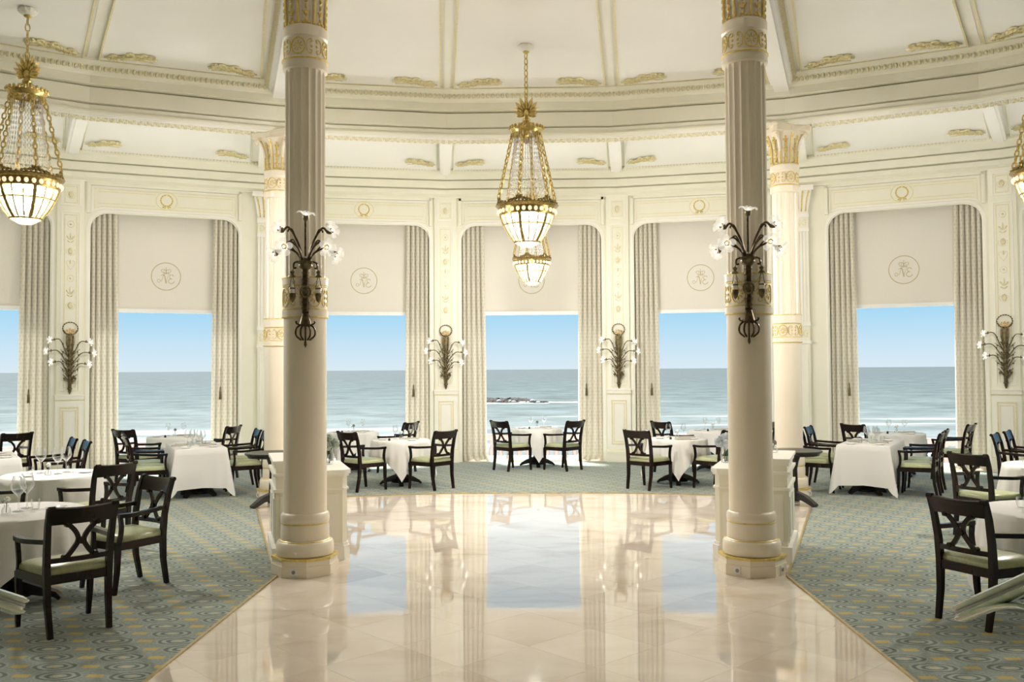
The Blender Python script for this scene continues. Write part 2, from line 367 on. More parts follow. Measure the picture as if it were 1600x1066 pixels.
    def build(s, name, mat, parent=None, smooth=None, loc=None, rz=0.0):
        return place(s.mesh(name, mat, smooth), name, parent, loc, rz)
def place(me, name, parent=None, loc=None, rz=0.0):
    o = bpy.data.objects.new(name, me); COL.objects.link(o)
    if parent: o.parent = parent
    if loc is not None: o.location = loc
    o.rotation_euler.z = rz
    return o
def tag(o, label, cat=None, group=None, kind=None):
    o['label'] = label
    if cat: o['category'] = cat
    if group: o['group'] = group
    if kind: o['kind'] = kind
    return o
def empty(name, loc=(0, 0, 0), rz=0.0):
    o = bpy.data.objects.new(name, None); COL.objects.link(o); o.location = loc; o.rotation_euler.z = rz; o.empty_display_size = 0.2
    return o
def copy_tree(o, parent=None):
    c = o.copy(); COL.objects.link(c); c.parent = parent
    for k in CH.get(o.name, []): copy_tree(k, c)
    return c
CH = {}
def index_children():
    CH.clear()
    for o in bpy.data.objects:
        if o.parent: CH.setdefault(o.parent.name, []).append(o)
def dup(root, loc, rz, label=None, group=None, scale=None):
    if root.name not in CH: index_children()
    c = copy_tree(root); c.location = loc; c.rotation_euler.z = rz
    if scale: c.scale = scale
    if label: c['label'] = label
    if group: c['group'] = group
    return c
def crom(pts, n=6):
    """Catmull-Rom through points"""
    P = [Vector(p) for p in pts]; P = [P[0] * 2 - P[1]] + P + [P[-1] * 2 - P[-2]]; out = []
    for i in range(1, len(P) - 2):
        for k in range(n):
            t = k / n; a, b, c, d = P[i - 1:i + 3]
            out.append(0.5 * ((2 * b) + (c - a) * t + (2 * a - 5 * b + 4 * c - d) * t * t + (3 * b - a - 3 * c + d) * t ** 3))
    out.append(P[-2]); return [tuple(p) for p in out]

# ------------------------------------------------------------------ the plan of the rotunda
DC = 1.8; R0 = 16.9; C6 = cos(rad(6))
def polar(az, r, z=0.0): return (r * sin(rad(az)), DC + r * cos(rad(az)), z)
def ring_pt(az, ap, z=0.0): return polar(az, ap / C6, z)          # polygon corner at azimuth 12k+6
def facet_frame(k, ap=R0):  # origin at the foot of facet k, x to the right seen from inside, y outwards
    return polar(12 * k, ap), -rad(12 * k)
def azs(k0, k1): return [12 * k - 6 for k in range(k0, k1 + 2)]
def sweep(mb, prof, k0, k1, closed=True):
    A = azs(k0, k1); n = len(prof); vs = [ring_pt(a, p, z) for a in A for p, z in prof]; fs = []
    for i in range(len(A) - 1):
        for j in range(n if closed else n - 1):
            q = (j + 1) % n; fs.append((i * n + j, i * n + q, (i + 1) * n + q, (i + 1) * n + j))
    if closed: fs.append(tuple(range(n))); o = (len(A) - 1) * n; fs.append(tuple(o + j for j in range(n - 1, -1, -1)))
    mb.add(vs, fs)
def lens(mb, c, u, w, nrm, ru, rw, h, k=6):
    """shallow faceted boss: an ellipse in u,w raised to a point h along nrm"""
    c, u, w, nrm = Vector(c), Vector(u), Vector(w), Vector(nrm); vs = []; fs = []
    for i in range(k):
        a = 2 * pi * i / k; d = u * (ru * cos(a)) + w * (rw * sin(a)); vs.append(tuple(c + d))
    for i in range(k):
        a = 2 * pi * i / k; d = u * (ru * 0.55 * cos(a)) + w * (rw * 0.55 * sin(a)); vs.append(tuple(c + d + nrm * h))
    for i in range(k): q = (i + 1) % k; fs.append((i, q, k + q, k + i))
    fs.append(tuple(range(k, 2 * k))); mb.add(vs, fs)
def egg_band(mb, ap, z, k0, k1, step, ru, rw, h, inward=True, tilt=0.0, dart=True):
    for k in range(k0, k1 + 1):
        a = rad(12 * k); out = Vector((sin(a), cos(a), 0)); tan = Vector((cos(a), -sin(a), 0))
        L = 2 * ap * math.tan(rad(6)); n = max(1, int(L / step)); st = L / n
        nrm = (-out if inward else out) * cos(tilt) + Vector((0, 0, -1)) * sin(tilt); w = tan.cross(nrm)
        for i in range(n):
            c = Vector(polar(12 * k, ap, z)) + tan * (-L / 2 + st * (i + 0.5)); lens(mb, c, tan, w, nrm, ru, rw, h)
            if dart:
                c2 = c + tan * st / 2; lens(mb, c2, tan, w, nrm, ru * 0.28, rw * 0.85, h * 0.6, 4)
KW = 4            # windows on facets -KW..KW

def side_name(v): return 'foliage' if v < 0 else 'flower'     # the two halls sides, told by the vases on the cabinets
def win(k): return 'the central window' if k == 0 else 'the %s window on the %s side' % ({1: 'first', 2: 'second', 3: 'third', 4: 'fourth'}.get(abs(k), 'next'), side_name(k))
# ================================================================== STRUCTURE
# ---- floor slab and marble
mb = MB(); mb.prism([ring_pt(12 * k + 6, R0 + 0.6)[:2] for k in range(-15, 15)][::-1], -0.3, -0.012)
floor = tag(mb.build('floor', 'grout'), 'floor slab of the rotunda under marble and carpet', kind='structure')
def clip(poly, conv):
    for i in range(len(conv)):
        a, b = conv[i], conv[(i + 1) % len(conv)]; out = []
        side = lambda p: (b[0] - a[0]) * (p[1] - a[1]) - (b[1] - a[1]) * (p[0] - a[0])
        for j in range(len(poly)):
            p, q = poly[j], poly[(j + 1) % len(poly)]; sp_, sq = side(p), side(q)
            if sp_ >= 0: out.append(p)
            if sp_ * sq < 0: t = sp_ / (sp_ - sq); out.append((p[0] + t * (q[0] - p[0]), p[1] + t * (q[1] - p[1])))
        poly = out
        if len(poly) < 3: return []
    return poly
EDGE = [(2.34, 8.4), (2.66, 9.28), (3.98, 13.05), ring_pt(18, 12.18)[:2], ring_pt(6, 12.18)[:2]]
REG_A = [(-2.34, 0.4), (2.34, 0.4), (2.34, 8.4), (-2.34, 8.4)]
REG_B = EDGE + [(-x, y) for x, y in EDGE[::-1]]
T = 0.62; q2 = T / math.sqrt(2); g = 0.0009
for i in range(-8, 9):
    for j in range(0, 36):
        cx, cy = i * 2 * q2 + (j % 2) * q2, 0.6 + j * q2; h = q2 - g
        sq = [(cx, cy - h), (cx + h, cy), (cx, cy + h), (cx - h, cy)]
        pcs = [p for p in (clip(sq, REG_A), clip(sq, REG_B)) if len(p) > 2]
        if not pcs: continue
        mb = MB()
        for p in pcs: mb.prism(p, -0.02, 0.0)
        mb.build('marble_tile', 'marble', floor)

# ---- carpet
Lp = [(-2.34, 0.4), (-2.34, 8.4), (-2.66, 9.28), (-3.98, 13.05)]
mb = MB(); zt = 0.006
inner = [ring_pt(12 * k + 6, 12.18, zt) for k in range(-9, 9)]      # az -102 .. 102
outer = [ring_pt(12 * k + 6, R0 + 0.02, zt) for k in range(-9, 9)]
n = len(inner); mb.add(inner + outer, [(i, i + 1, n + i + 1, n + i) for i in range(n - 1)])
def idx(az): return int((az + 102) / 12)
for s in (-1, 1):
    edge = [(s * abs(x), y, zt) for x, y in Lp]
    arc = [inner[idx(s * a)] for a in (18, 30, 42, 54, 66, 78, 90, 102)]
    pts = edge + arc
    mb.add(pts, [tuple(range(len(pts)))[::(1 if s > 0 else -1)]])
front = [(x, y, zt) for x, y in [(-2.34, 0.4)] + [(-x, y) for x, y in EDGE[:3]] + [ring_pt(a, 12.18)[:2] for a in (-18, -6, 6, 18)] + EDGE[:3][::-1] + [(2.34, 0.4)]]
low = [(x, y, -0.01) for x, y, z in front]; k = len(front)
mb.add(front + low, [(i, i + 1, k + i + 1, k + i) for i in range(k - 1)])
tag(mb.build('carpet', 'carpet'), 'grey green patterned carpet with oval rings and gold bars around the marble', 'carpet')
mb = MB(); pts = [(x, y, 0.004) for x, y, z in front]
mb.bar(pts, 0.035, 0.014, (0, 0, 1)); mb.v = [(x, y, z) for x, y, z in mb.v]
# flat brass strip: keep width horizontal
mb = MB()
for i in range(len(pts) - 1):
    a, b = Vector(pts[i]), Vector(pts[i + 1]); t = (b - a).normalized(); nn = Vector((-t.y, t.x, 0)) * 0.010
    mb.hexa([tuple(v + Vector((0, 0, -0.012))) for v in (a - nn, b - nn, b + nn, a + nn)], [tuple(v + Vector((0, 0, 0.008))) for v in (a - nn, b - nn, b + nn, a + nn)])
tag(mb.build('trim_1', 'edge_brass'), 'narrow brass strip along the carpet edge', kind='structure')

# ---- outer walls: one plate with a round-cornered window opening per facet
HALF = R0 * math.tan(rad(6))
def margins(k):   # left, right pier half widths of facet k
    big = lambda az: abs(az) in (18, 54, 90)
    return (0.57 if big(12 * k - 6) else 0.335), (0.57 if big(12 * k + 6) else 0.335)
ZT = 4.87; RC = 0.30; PK = 0.085; ZP = 5.0
SIDE = {6: 'rear_right', 7: 'rear_right', 8: 'rear_right', -6: 'rear_left', -7: 'rear_left', -8: 'rear_left', 0: 'centre', 1: 'right', 2: 'far_right', 3: 'outer_right', 4: 'side_right', 5: 'rear_right', -1: 'left', -2: 'far_left', -3: 'outer_left', -4: 'side_left', -5: 'rear_left'}
def opening(k):
    l, r = margins(k); return -HALF + l, HALF - r
def wreath(mb, cz, y, R, big=True):
    n_ = 14
    for i in range(n_):
        a = pi / 2 + 0.28 + (2 * pi - 0.56) * i / (n_ - 1)
        u = Vector((-sin(a), 0, cos(a))); w = Vector((cos(a), 0, sin(a)))
        lens(mb, Vector((R * cos(a), y, cz + R * sin(a))), u, w, Vector((0, -1, 0)), R * 0.26, R * 0.15, 0.012)
    for s in (-1, 1):
        lens(mb, (s * R * 0.45, y, cz - R * 1.12), (0.8, 0, -0.6 * s), (0.6 * s, 0, 0.8), (0, -1, 0), R * 0.42, R * 0.14, 0.012)
        lens(mb, (s * R * 0.25, y, cz - R * 1.3), (0.5 * s, 0, -0.85), (0.85, 0, 0.5 * s), (0, -1, 0), R * 0.34, R * 0.1, 0.01)
for k in range(-KW, KW + 1):
    loc, rz = facet_frame(k); xl, xr = opening(k); W2 = HALF + 0.004
    arc = lambda cx, a0, a1: [(cx + RC * cos(a0 + (a1 - a0) * i / 6), ZT - RC + RC * sin(a0 + (a1 - a0) * i / 6)) for i in range(7)]
    poly = [(-W2, -0.02), (xl, -0.02)] + arc(xl + RC, pi, pi / 2) + arc(xr - RC, pi / 2, 0) + [(xr, -0.02), (W2, -0.02), (W2, 6.1), (-W2, 6.1)]
    mb = MB(); mb.prism_y(poly, 0.0, 0.026)
    mb.prism_y([(-W2, -0.02), (xl - PK, -0.02), (xl - PK, ZP), (xr + PK, ZP), (xr + PK, -0.02), (W2, -0.02), (W2, 6.1), (-W2, 6.1)], 0.0255, 0.34)
    wall = tag(mb.build('wall_' + SIDE[k], 'cream', loc=loc, rz=rz), 'cream wall with lintel panel around ' + win(k), kind='structure')
    if abs(k) > 3: continue
    # raised border round the opening
    mb = MB(); b = 0.045
    pth = [(xl - 0.02, -0.03, 0.0)] + [(x, -0.03 + 0.03, z) for x, z in [(xl, 0.0)]]
    edge = [(xl - b, 0.0)] + [(xl + RC + (RC + b) * cos(pi - (pi / 2) * i / 6), ZT - RC + (RC + b) * sin(pi - (pi / 2) * i / 6)) for i in range(7)] + \
           [(xr - RC + (RC + b) * cos(pi / 2 - (pi / 2) * i / 6), ZT - RC + (RC + b) * sin(pi / 2 - (pi / 2) * i / 6)) for i in range(7)] + [(xr + b, 0.0)]
    mb.bar([(x, -0.008, z) for x, z in edge], 0.03, b, (0, 1, 0))
    mb.build('architrave', 'cream_light', wall)
    mb = MB(); x0, x1 = xl + 0.03, xr - 0.03
    pth = [(x0, 4.895), (x0 + 0.05, 4.93), (x0 + 0.15, 4.96), (x1 - 0.15, 4.96), (x1 - 0.05, 4.93), (x1, 4.895), (x1, 5.36), (x0, 5.36)]
    mb.tube([(x, -0.004, z) for x, z in pth], 0.022, 4, closed=True)
    mb.build('lintel_moulding', 'cream_light', wall)
    mb = MB()
    for a in ((xl - 0.05, xr + 0.05, 5.385, 5.44), (xl - 0.06, x0 - 0.03, 4.86, 5.44), (x1 + 0.03, xr + 0.06, 4.86, 5.44)): mb.box(a[0], a[1], -0.05, 0.002, a[2], a[3])
    mb.build('lintel_border', 'cream', wall)
    mb = MB(); o = 0.035
    pth = [(x0 + o, 4.95), (x0 + 0.15, 5.0), (x1 - 0.15, 5.0), (x1 - o, 4.95), (x1 - o, 5.36 - o), (x0 + o, 5.36 - o)]
    mb.tube([(x, 0.0, z) for x, z in pth], 0.006, 4, closed=True)
    o = 0.09; xm = (x0 + x1) / 2
    mb.tube([(x, -0.002, z) for x, z in [(x0 + o, 5.06), (xm - 0.2, 5.06), (xm - 0.2, 5.28), (x0 + o, 5.28)]], 0.006, 4, closed=True)
    mb.tube([(x, -0.002, z) for x, z in [(x1 - o, 5.06), (xm + 0.2, 5.06), (xm + 0.2, 5.28), (x1 - o, 5.28)]], 0.006, 4, closed=True)
    mb.tube([(xm + 0.19 * cos(2 * pi * i / 28), -0.003, 5.17 + 0.17 * sin(2 * pi * i / 28)) for i in range(28)], 0.008, 4, closed=True)
    mb.build('gilt_line', 'pale_gilt', wall)
    mb = MB(); mb.M = Matrix.Translation((xm, 0, 0)); wreath(mb, 5.18, -0.004, 0.105)
    mb.build('wreath', 'gilt', wall)

# plain walls behind the camera close the drum
for k in list(range(-15, -KW)) + list(range(KW + 1, 15)):
    loc, rz = facet_frame(k); mb = MB(); mb.box(-HALF - 0.004, HALF + 0.004, 0, 0.3, -0.02, 6.3)
    tag(mb.build('wall_back', 'cream', loc=loc, rz=rz), 'plain cream wall behind the viewpoint', kind='structure')

# ---- piers between the windows
def frame(mb, x0, x1, z0, z1, y, w=0.02, d=0.016):
    for a in ((x0, x1, z0, z0 + w), (x0, x1, z1 - w, z1), (x0, x0 + w, z0 + w, z1 - w), (x1 - w, x1, z0 + w, z1 - w)):
        mb.box(a[0], a[1], y - d, y, a[2], a[3])
def candelabrum(mb, y, z0, z1):
    """slender relief of urns, leaves and scrolls climbing a panel"""
    n_ = int((z1 - z0) / 0.22); N = Vector((0, -1, 0))
    for i in range(n_):
        z = z0 + (i + 0.5) * (z1 - z0) / n_
        kind = i % 4
        if kind == 0:
            lens(mb, (0, y, z), (1, 0, 0), (0, 0, 1), N, 0.05, 0.07, 0.012, 8)
            for s in (-1, 1): mb.tube(crom([(0, y, z - 0.08), (s * 0.06, y, z - 0.05), (s * 0.075, y, z + 0.02), (s * 0.045, y, z + 0.03)], 4), 0.006, 4)
        elif kind == 1:
            for s in (-1, 1):
                lens(mb, (s * 0.04, y, z), (0.6, 0, 0.8 * s), (-0.8 * s, 0, 0.6), N, 0.055, 0.018, 0.01)
                lens(mb, (s * 0.03, y, z - 0.07), (0.8, 0, 0.6 * s), (-0.6 * s, 0, 0.8), N, 0.04, 0.014, 0.01)
            lens(mb, (0, y, z + 0.03), (1, 0, 0), (0, 0, 1), N, 0.014, 0.08, 0.012)
        elif kind == 2:
            mb.tube([(0.055 * cos(2 * pi * j / 12), y, z + 0.06 * sin(2 * pi * j / 12)) for j in range(12)], 0.007, 4, closed=True)
            lens(mb, (0, y, z), (1, 0, 0), (0, 0, 1), N, 0.022, 0.022, 0.012)
        else:
            for s in (-1, 1):
                mb.tube(crom([(0, y, z - 0.09), (s * 0.05, y, z - 0.02), (s * 0.07, y, z + 0.05), (s * 0.04, y, z + 0.08), (s * 0.03, y, z + 0.05)], 4), 0.006, 4)
            lens(mb, (0, y, z + 0.05), (1, 0, 0), (0, 0, 1), N, 0.02, 0.045, 0.012)
def pier(az):
    loc = ring_pt(az, R0); rz = -rad(az)
    mb = MB(); mb.box(-0.225, 0.225, -0.08, 0.05, -0.01, 5.47)
    p = tag(mb.build('wall_pier', 'cream', loc=loc, rz=rz), 'panelled cream pier with relief between two windows', kind='structure')
    y = -0.08
    mb = MB(); frame(mb, -0.16, 0.16, 4.97, 5.38, y); frame(mb, -0.16, 0.16, 1.56, 4.86, y)
    mb.build('panel_moulding', 'cream_light', p)
    mb = MB(); frame(mb, -0.105, 0.105, 5.02, 5.33, y, 0.008, 0.01); frame(mb, -0.105, 0.105, 1.62, 4.80, y, 0.008, 0.01)
    mb.build('gilt_line', 'pale_gilt', p)
    mb = MB(); candelabrum(mb, y, 3.0, 4.75); candelabrum(mb, y, 5.06, 5.3)
    mb.build('relief', 'relief_cream', p)
    mb = MB(); mb.box(-0.24, 0.24, -0.125, 0.0, 1.40, 1.46); mb.box(-0.25, 0.25, -0.14, 0.0, 1.46, 1.485); mb.box(-0.235, 0.235, -0.105, 0.0, 0.0, 1.40)
    d = mb.build('dado', 'cream_light', p)
    mb = MB(); frame(mb, -0.155, 0.155, 0.36, 1.26, -0.105, 0.018, 0.014); frame(mb, -0.11, 0.11, 0.42, 1.20, -0.105, 0.01, 0.01)
    mb.build('dado_panel', 'pale_gilt', d)
    mb = MB(); mb.box(-0.26, 0.26, -0.14, 0.0, -0.005, 0.22); mb.box(-0.25, 0.25, -0.125, 0.0, 0.22, 0.26)
    mb.build('baseboard', 'cream', d)
    mb = MB(); mb.box(-0.243, 0.243, -0.118, 0.0, 0.258, 0.272); mb.box(-0.244, 0.244, -0.13, 0.0, 1.388, 1.402); mb.build('dado_line', 'pale_gilt', d)
    return p
for az in (-42, -30, -6, 6, 30, 42): pier(az)

def fluted_pilaster(az):
    loc = ring_pt(az, R0); rz = -rad(az)
    mb = MB(); mb.box(-0.5, 0.5, -0.055, 0.05, -0.01, 5.45); mb.box(-0.2, 0.2, -0.14, 0.0, 0.0, 5.42)
    p = tag(mb.build('wall_pilaster', 'cream', loc=loc, rz=rz), 'fluted cream pilaster with gilded capital on the window wall', kind='structure')
    y = -0.14
    mb = MB()
    for i in range(7): x = -0.18 + i * 0.06; mb.box(x - 0.017, x + 0.017, y - 0.02, y, 2.78, 4.55)
    mb.box(-0.215, 0.215, y - 0.028, y, 2.70, 2.78); mb.box(-0.225, 0.225, y - 0.035, y, 2.36, 2.42); mb.box(-0.215, 0.215, y - 0.028, y, 4.55, 4.62); mb.box(-0.215, 0.215, y - 0.028, y, 4.83, 4.90)
    frame(mb, -0.16, 0.16, 0.45, 2.28, y, 0.02, 0.016)
    mb.build('fluting', 'cream_light', p)
    mb = MB(); mb.hexa([(-0.19, y - 0.01, 4.92), (0.19, y - 0.01, 4.92), (0.19, 0, 4.92), (-0.19, 0, 4.92)], [(-0.27, y - 0.09, 5.34), (0.27, y - 0.09, 5.34), (0.27, 0, 5.34), (-0.27, 0, 5.34)])
    mb.box(-0.3, 0.3, y - 0.12, 0.0, 5.34, 5.44)
    c = mb.build('capital', 'cream_light', p)
    mb = MB()
    for i in range(5):
        x = -0.15 + i * 0.075
        mb.tube(crom([(x, y - 0.02, 4.94), (x * 1.15, y - 0.05, 5.14), (x * 1.4, y - 0.1, 5.31), (x * 1.45, y - 0.12, 5.29)], 4), [0.014] * 13, 5)
    for i in range(9): lens(mb, (0, y - 0.03 - 0.006 * i, 5.0 + i * 0.035), (1, 0, 0), (0, 0, 1), (0, -1, 0), 0.035, 0.022, 0.02)
    mb.build('capital_leaf', 'gilt', c)
    mb = MB(); scroll_frieze(mb, y, 4.725, 0.17, 0.08); scroll_frieze(mb, y, 2.56, 0.17, 0.09)
    mb.build('frieze_relief', 'pale_gilt', p)
    mb = MB(); mb.box(-0.24, 0.24, -0.2, 0.0, -0.005, 0.24); mb.box(-0.225, 0.225, -0.17, 0.0, 0.24, 0.32)
    mb.build('baseboard', 'cream_light', p)
def scroll_frieze(mb, y, cz, hw, hh):
    N = Vector((0, -1, 0))
    mb.tube([(hh * 0.75 * cos(2 * pi * i / 16), y - 0.004, cz + hh * 0.85 * sin(2 * pi * i / 16)) for i in range(16)], 0.008, 4, closed=True)
    for i in range(8):
        a = 2 * pi * i / 8; u = Vector((cos(a), 0, sin(a))); w = Vector((-sin(a), 0, cos(a)))
        lens(mb, Vector((0, y, cz)) + u * hh * 0.36, u, w, N, hh * 0.26, hh * 0.1, 0.008, 5)
    for s in (-1, 1):
        for t in (-1, 1):
            mb.tube(crom([(s * hh * 0.9, y - 0.004, cz), (s * hw * 0.62, y - 0.004, cz + t * hh * 0.55), (s * hw * 0.85, y - 0.004, cz + t * hh * 0.75), (s * hw * 0.92, y - 0.004, cz + t * hh * 0.45), (s * hw * 0.78, y - 0.004, cz + t * hh * 0.38)], 4), 0.006, 4)
        lens(mb, (s * hw * 0.9, y, cz), (1, 0, 0), (0, 0, 1), N, hh * 0.16, hh * 0.16, 0.01)
for az in (-54, -18, 18, 54): fluted_pilaster(az)

# ---- entablature on the outer wall
mb = MB()
sweep(mb, [(16.95, 5.44), (16.84, 5.44), (16.84, 5.47), (16.77, 5.51), (16.77, 5.60), (16.84, 5.605), (16.84, 5.62), (16.73, 5.63), (16.73, 5.775), (16.80, 5.78), (16.80, 5.795), (16.69, 5.80), (16.63, 5.89), (16.59, 5.92), (16.57, 6.03), (16.95, 6.03)], -15, 14)
corn = tag(mb.build('trim_2', 'cream'), 'moulded cream entablature above the windows', kind='structure')
mb = MB(); egg_band(mb, 16.575, 5.975, -3, 3, 0.062, 0.019, 0.034, 0.014)
o = mb.build('egg_and_dart', 'relief_cream', corn); o['kind'] = 'stuff'

# ---- ring beam on the inner columns
mb = MB()
sweep(mb, [(12.16, 5.50), (12.12, 5.52), (12.12, 5.545), (12.16, 5.55), (12.14, 5.62), (12.19, 5.625), (12.19, 5.64), (12.11, 5.645), (12.11, 5.855), (12.18, 5.86), (12.18, 5.88), (12.04, 5.89), (12.04, 6.0), (12.0, 6.02), (11.90, 6.13), (11.87, 6.16), (11.87, 6.25), (12.62, 6.8), (12.62, 5.53), (12.59, 5.50)], -15, 14)
beam = tag(mb.build('trim_3', 'cream'), 'wide moulded ring beam carried on the columns', kind='structure')
mb = MB(); egg_band(mb, 11.945, 6.075, -3, 3, 0.072, 0.023, 0.045, 0.018, tilt=rad(42))
o = mb.build('egg_and_dart', 'relief_cream', beam); o['kind'] = 'stuff'
mb = MB(); sweep(mb, [(12.19, 5.505), (12.22, 5.48), (12.50, 5.48), (12.53, 5.505)], -5, 5)
sf = mb.build('soffit_band', 'cream_light', beam)
mb = MB(); egg_band(mb, 12.28, 5.48, -3, 3, 0.09, 0.034, 0.03, 0.014, tilt=pi / 2, dart=True); egg_band(mb, 12.36, 5.48, -3, 3, 0.12, 0.05, 0.03, 0.014, tilt=pi / 2, dart=True); egg_band(mb, 12.44, 5.48, -3, 3, 0.09, 0.034, 0.03, 0.014, tilt=pi / 2, dart=True)
o = mb.build('soffit_relief', 'relief_cream', sf); o['kind'] = 'stuff'

# ---- ceilings
mb = MB(); mb.prism([ring_pt(12 * k + 6, 12.2)[:2] for k in range(-15, 15)][::-1], 6.2, 6.5)
ceil = tag(mb.build('ceiling', 'cream_light'), 'flat cream ceiling inside the ring beam', kind='structure')
mb = MB(); sweep(mb, [(12.5, 6.72), (17.2, 5.885), (17.2, 6.3), (12.5, 7.0)], -15, 14)
ceil2 = tag(mb.build('ceiling', 'cream_light'), 'sloping ceiling of the gallery by the windows', kind='structure')
def sector_pt(az, r, off, z):   # point at radius r along azimuth az shifted sideways
    a = rad(az); return (r * sin(a) + off * cos(a), DC + r * cos(a) - off * sin(a), z)
for k in range(-4, 5):
    a0, a1 = 12 * k - 6, 12 * k + 6
    b0 = 0.24 if abs(a0) in (18, 54) else 0.10; b1 = 0.24 if abs(a1) in (18, 54) else 0.10
    # inner panel, proud of the ceiling by its moulding
    q = [sector_pt(a0, 3.0, b0, 0)[:2], sector_pt(a0, 11.9, b0, 0)[:2], sector_pt(a1, 11.9, -b1, 0)[:2], sector_pt(a1, 3.0, -b1, 0)[:2]]
    mb = MB(); mb.prism(q, 6.17, 6.205); pn = mb.build('ceiling_panel', 'ceiling_white', ceil)
    mb = MB(); z = 6.168
    mb.tube([(x, y, z) for x, y in q], 0.016, 4, closed=True)
    mb.build('panel_moulding', 'pale_gilt', pn)
    # gallery panel on the slope
    zs = lambda r: 6.72 - (r - 12.57) * (0.835 / 4.73) - 0.012
    g0 = 0.34 if abs(a0) in (18, 54) else 0.17; g1 = 0.34 if abs(a1) in (18, 54) else 0.17
    ra, rb = 12.75, 16.64
    P = [sector_pt(a0, ra, g0, zs(ra)), sector_pt(a0, rb, g0, zs(rb)), sector_pt(a1, rb, -g1, zs(rb)), sector_pt(a1, ra, -g1, zs(ra))]
    mb = MB(); mb.hexa([(x, y, z - 0.02) for x, y, z in P], [(x, y, z + 0.06) for x, y, z in P]); pn = mb.build('gallery_panel', 'ceiling_white', ceil2)
    mb = MB(); mb.tube([(x, y, z - 0.02) for x, y, z in P], 0.02, 4, closed=True); mb.build('panel_moulding', 'cream', pn)
# gilded stucco sprays in the panel corners
def spray():
    mb = MB(); N = Vector((0, 0, -1)); rnd = random.Random(3)
    stem = crom([(0.0, 0.02, 0), (0.16, 0.06, 0), (0.30, 0.16, 0), (0.42, 0.13, 0), (0.52, 0.22, 0), (0.60, 0.17, 0)], 6)
    mb.tube([(x, y, -0.01) for x, y, z in stem], 0.012, 4)
    mb.tube([(x, y, -0.01) for x, y, z in crom([(0, 0.02, 0), (0.2, 0.01, 0), (0.42, 0.03, 0), (0.62, 0.0, 0)], 5)], 0.009, 4)
    for x, y, z in stem[1::1]:
        for s in (-1, 1):
            a = rnd.uniform(0.5, 1.3) * s; L = rnd.uniform(0.03, 0.062)
            u = Vector((cos(a), sin(a), 0)); w = Vector((-sin(a), cos(a), 0))
            lens(mb, Vector((x, y, -0.003)) + u * L, u, w, N, L, L * 0.30, 0.035, 6)
    for x, y, r in ((0.42, 0.21, 0.05), (0.50, 0.27, 0.04), (0.33, 0.25, 0.045), (0.12, 0.12, 0.04)):
        mb.tube([(x + r * cos(t), y + r * sin(t), -0.012) for t in [i * 0.6 for i in range(11)]], 0.014, 5)
    return mb.mesh('stucco_spray', 'pale_gilt', None)
SP = spray()
for k in range(-4, 5):
    for az, s in ((12 * k - 6, 1), (12 * k + 6, -1)):
        b = (0.3 if abs(az) in (18, 54) else 0.15)
        o = place(SP, 'stucco_spray', ceil); o.location = sector_pt(az, 11.75, s * b, 6.168); o.rotation_euler.z = -rad(12 * k) ; o.scale = (s, -1, 1)
        g = (0.38 if abs(az) in (18, 54) else 0.2); r_ = 16.35
        zz = 6.72 - (r_ - 12.57) * (0.835 / 4.73) - 0.05
        o = place(SP, 'stucco_spray', ceil2); o.location = sector_pt(az, r_, s * g, zz); o.rotation_euler = (-0.175, 0, -rad(12 * k)); o.scale = (s * 0.9, -0.8, 1)
# thin ribs of the inner ceiling
for az in (-42, -30, -6, 6, 30, 42):
    mb = MB(); mb.hexa([sector_pt(az, 2.5, -0.05, 6.185), sector_pt(az, 12, -0.05, 6.185), sector_pt(az, 12, 0.05, 6.185), sector_pt(az, 2.5, 0.05, 6.185)],
                       [sector_pt(az, 2.5, -0.05, 6.21), sector_pt(az, 12, -0.05, 6.21), sector_pt(az, 12, 0.05, 6.21), sector_pt(az, 2.5, 0.05, 6.21)])
    mb.build('ceiling_rib', 'cream_light', ceil)
    # deep rib of the gallery ceiling
    mb = MB(); w = 0.11
    mb.hexa([sector_pt(az, 12.6, -w, 5.9), sector_pt(az, 16.8, -w, 5.9), sector_pt(az, 16.8, w, 5.9), sector_pt(az, 12.6, w, 5.9)],
            [sector_pt(az, 12.6, -w, 6.8), sector_pt(az, 16.8, -w, 6.15), sector_pt(az, 16.8, w, 6.15), sector_pt(az, 12.6, w, 6.8)])
    mb.hexa([sector_pt(az, 12.6, -w * 0.6, 5.88), sector_pt(az, 16.8, -w * 0.6, 5.88), sector_pt(az, 16.8, w * 0.6, 5.88), sector_pt(az, 12.6, w * 0.6, 5.88)],
            [sector_pt(az, 12.6, -w * 0.6, 5.92), sector_pt(az, 16.8, -w * 0.6, 5.92), sector_pt(az, 16.8, w * 0.6, 5.92), sector_pt(az, 12.6, w * 0.6, 5.92)])
    mb.build('gallery_rib', 'ceiling_white', ceil2)
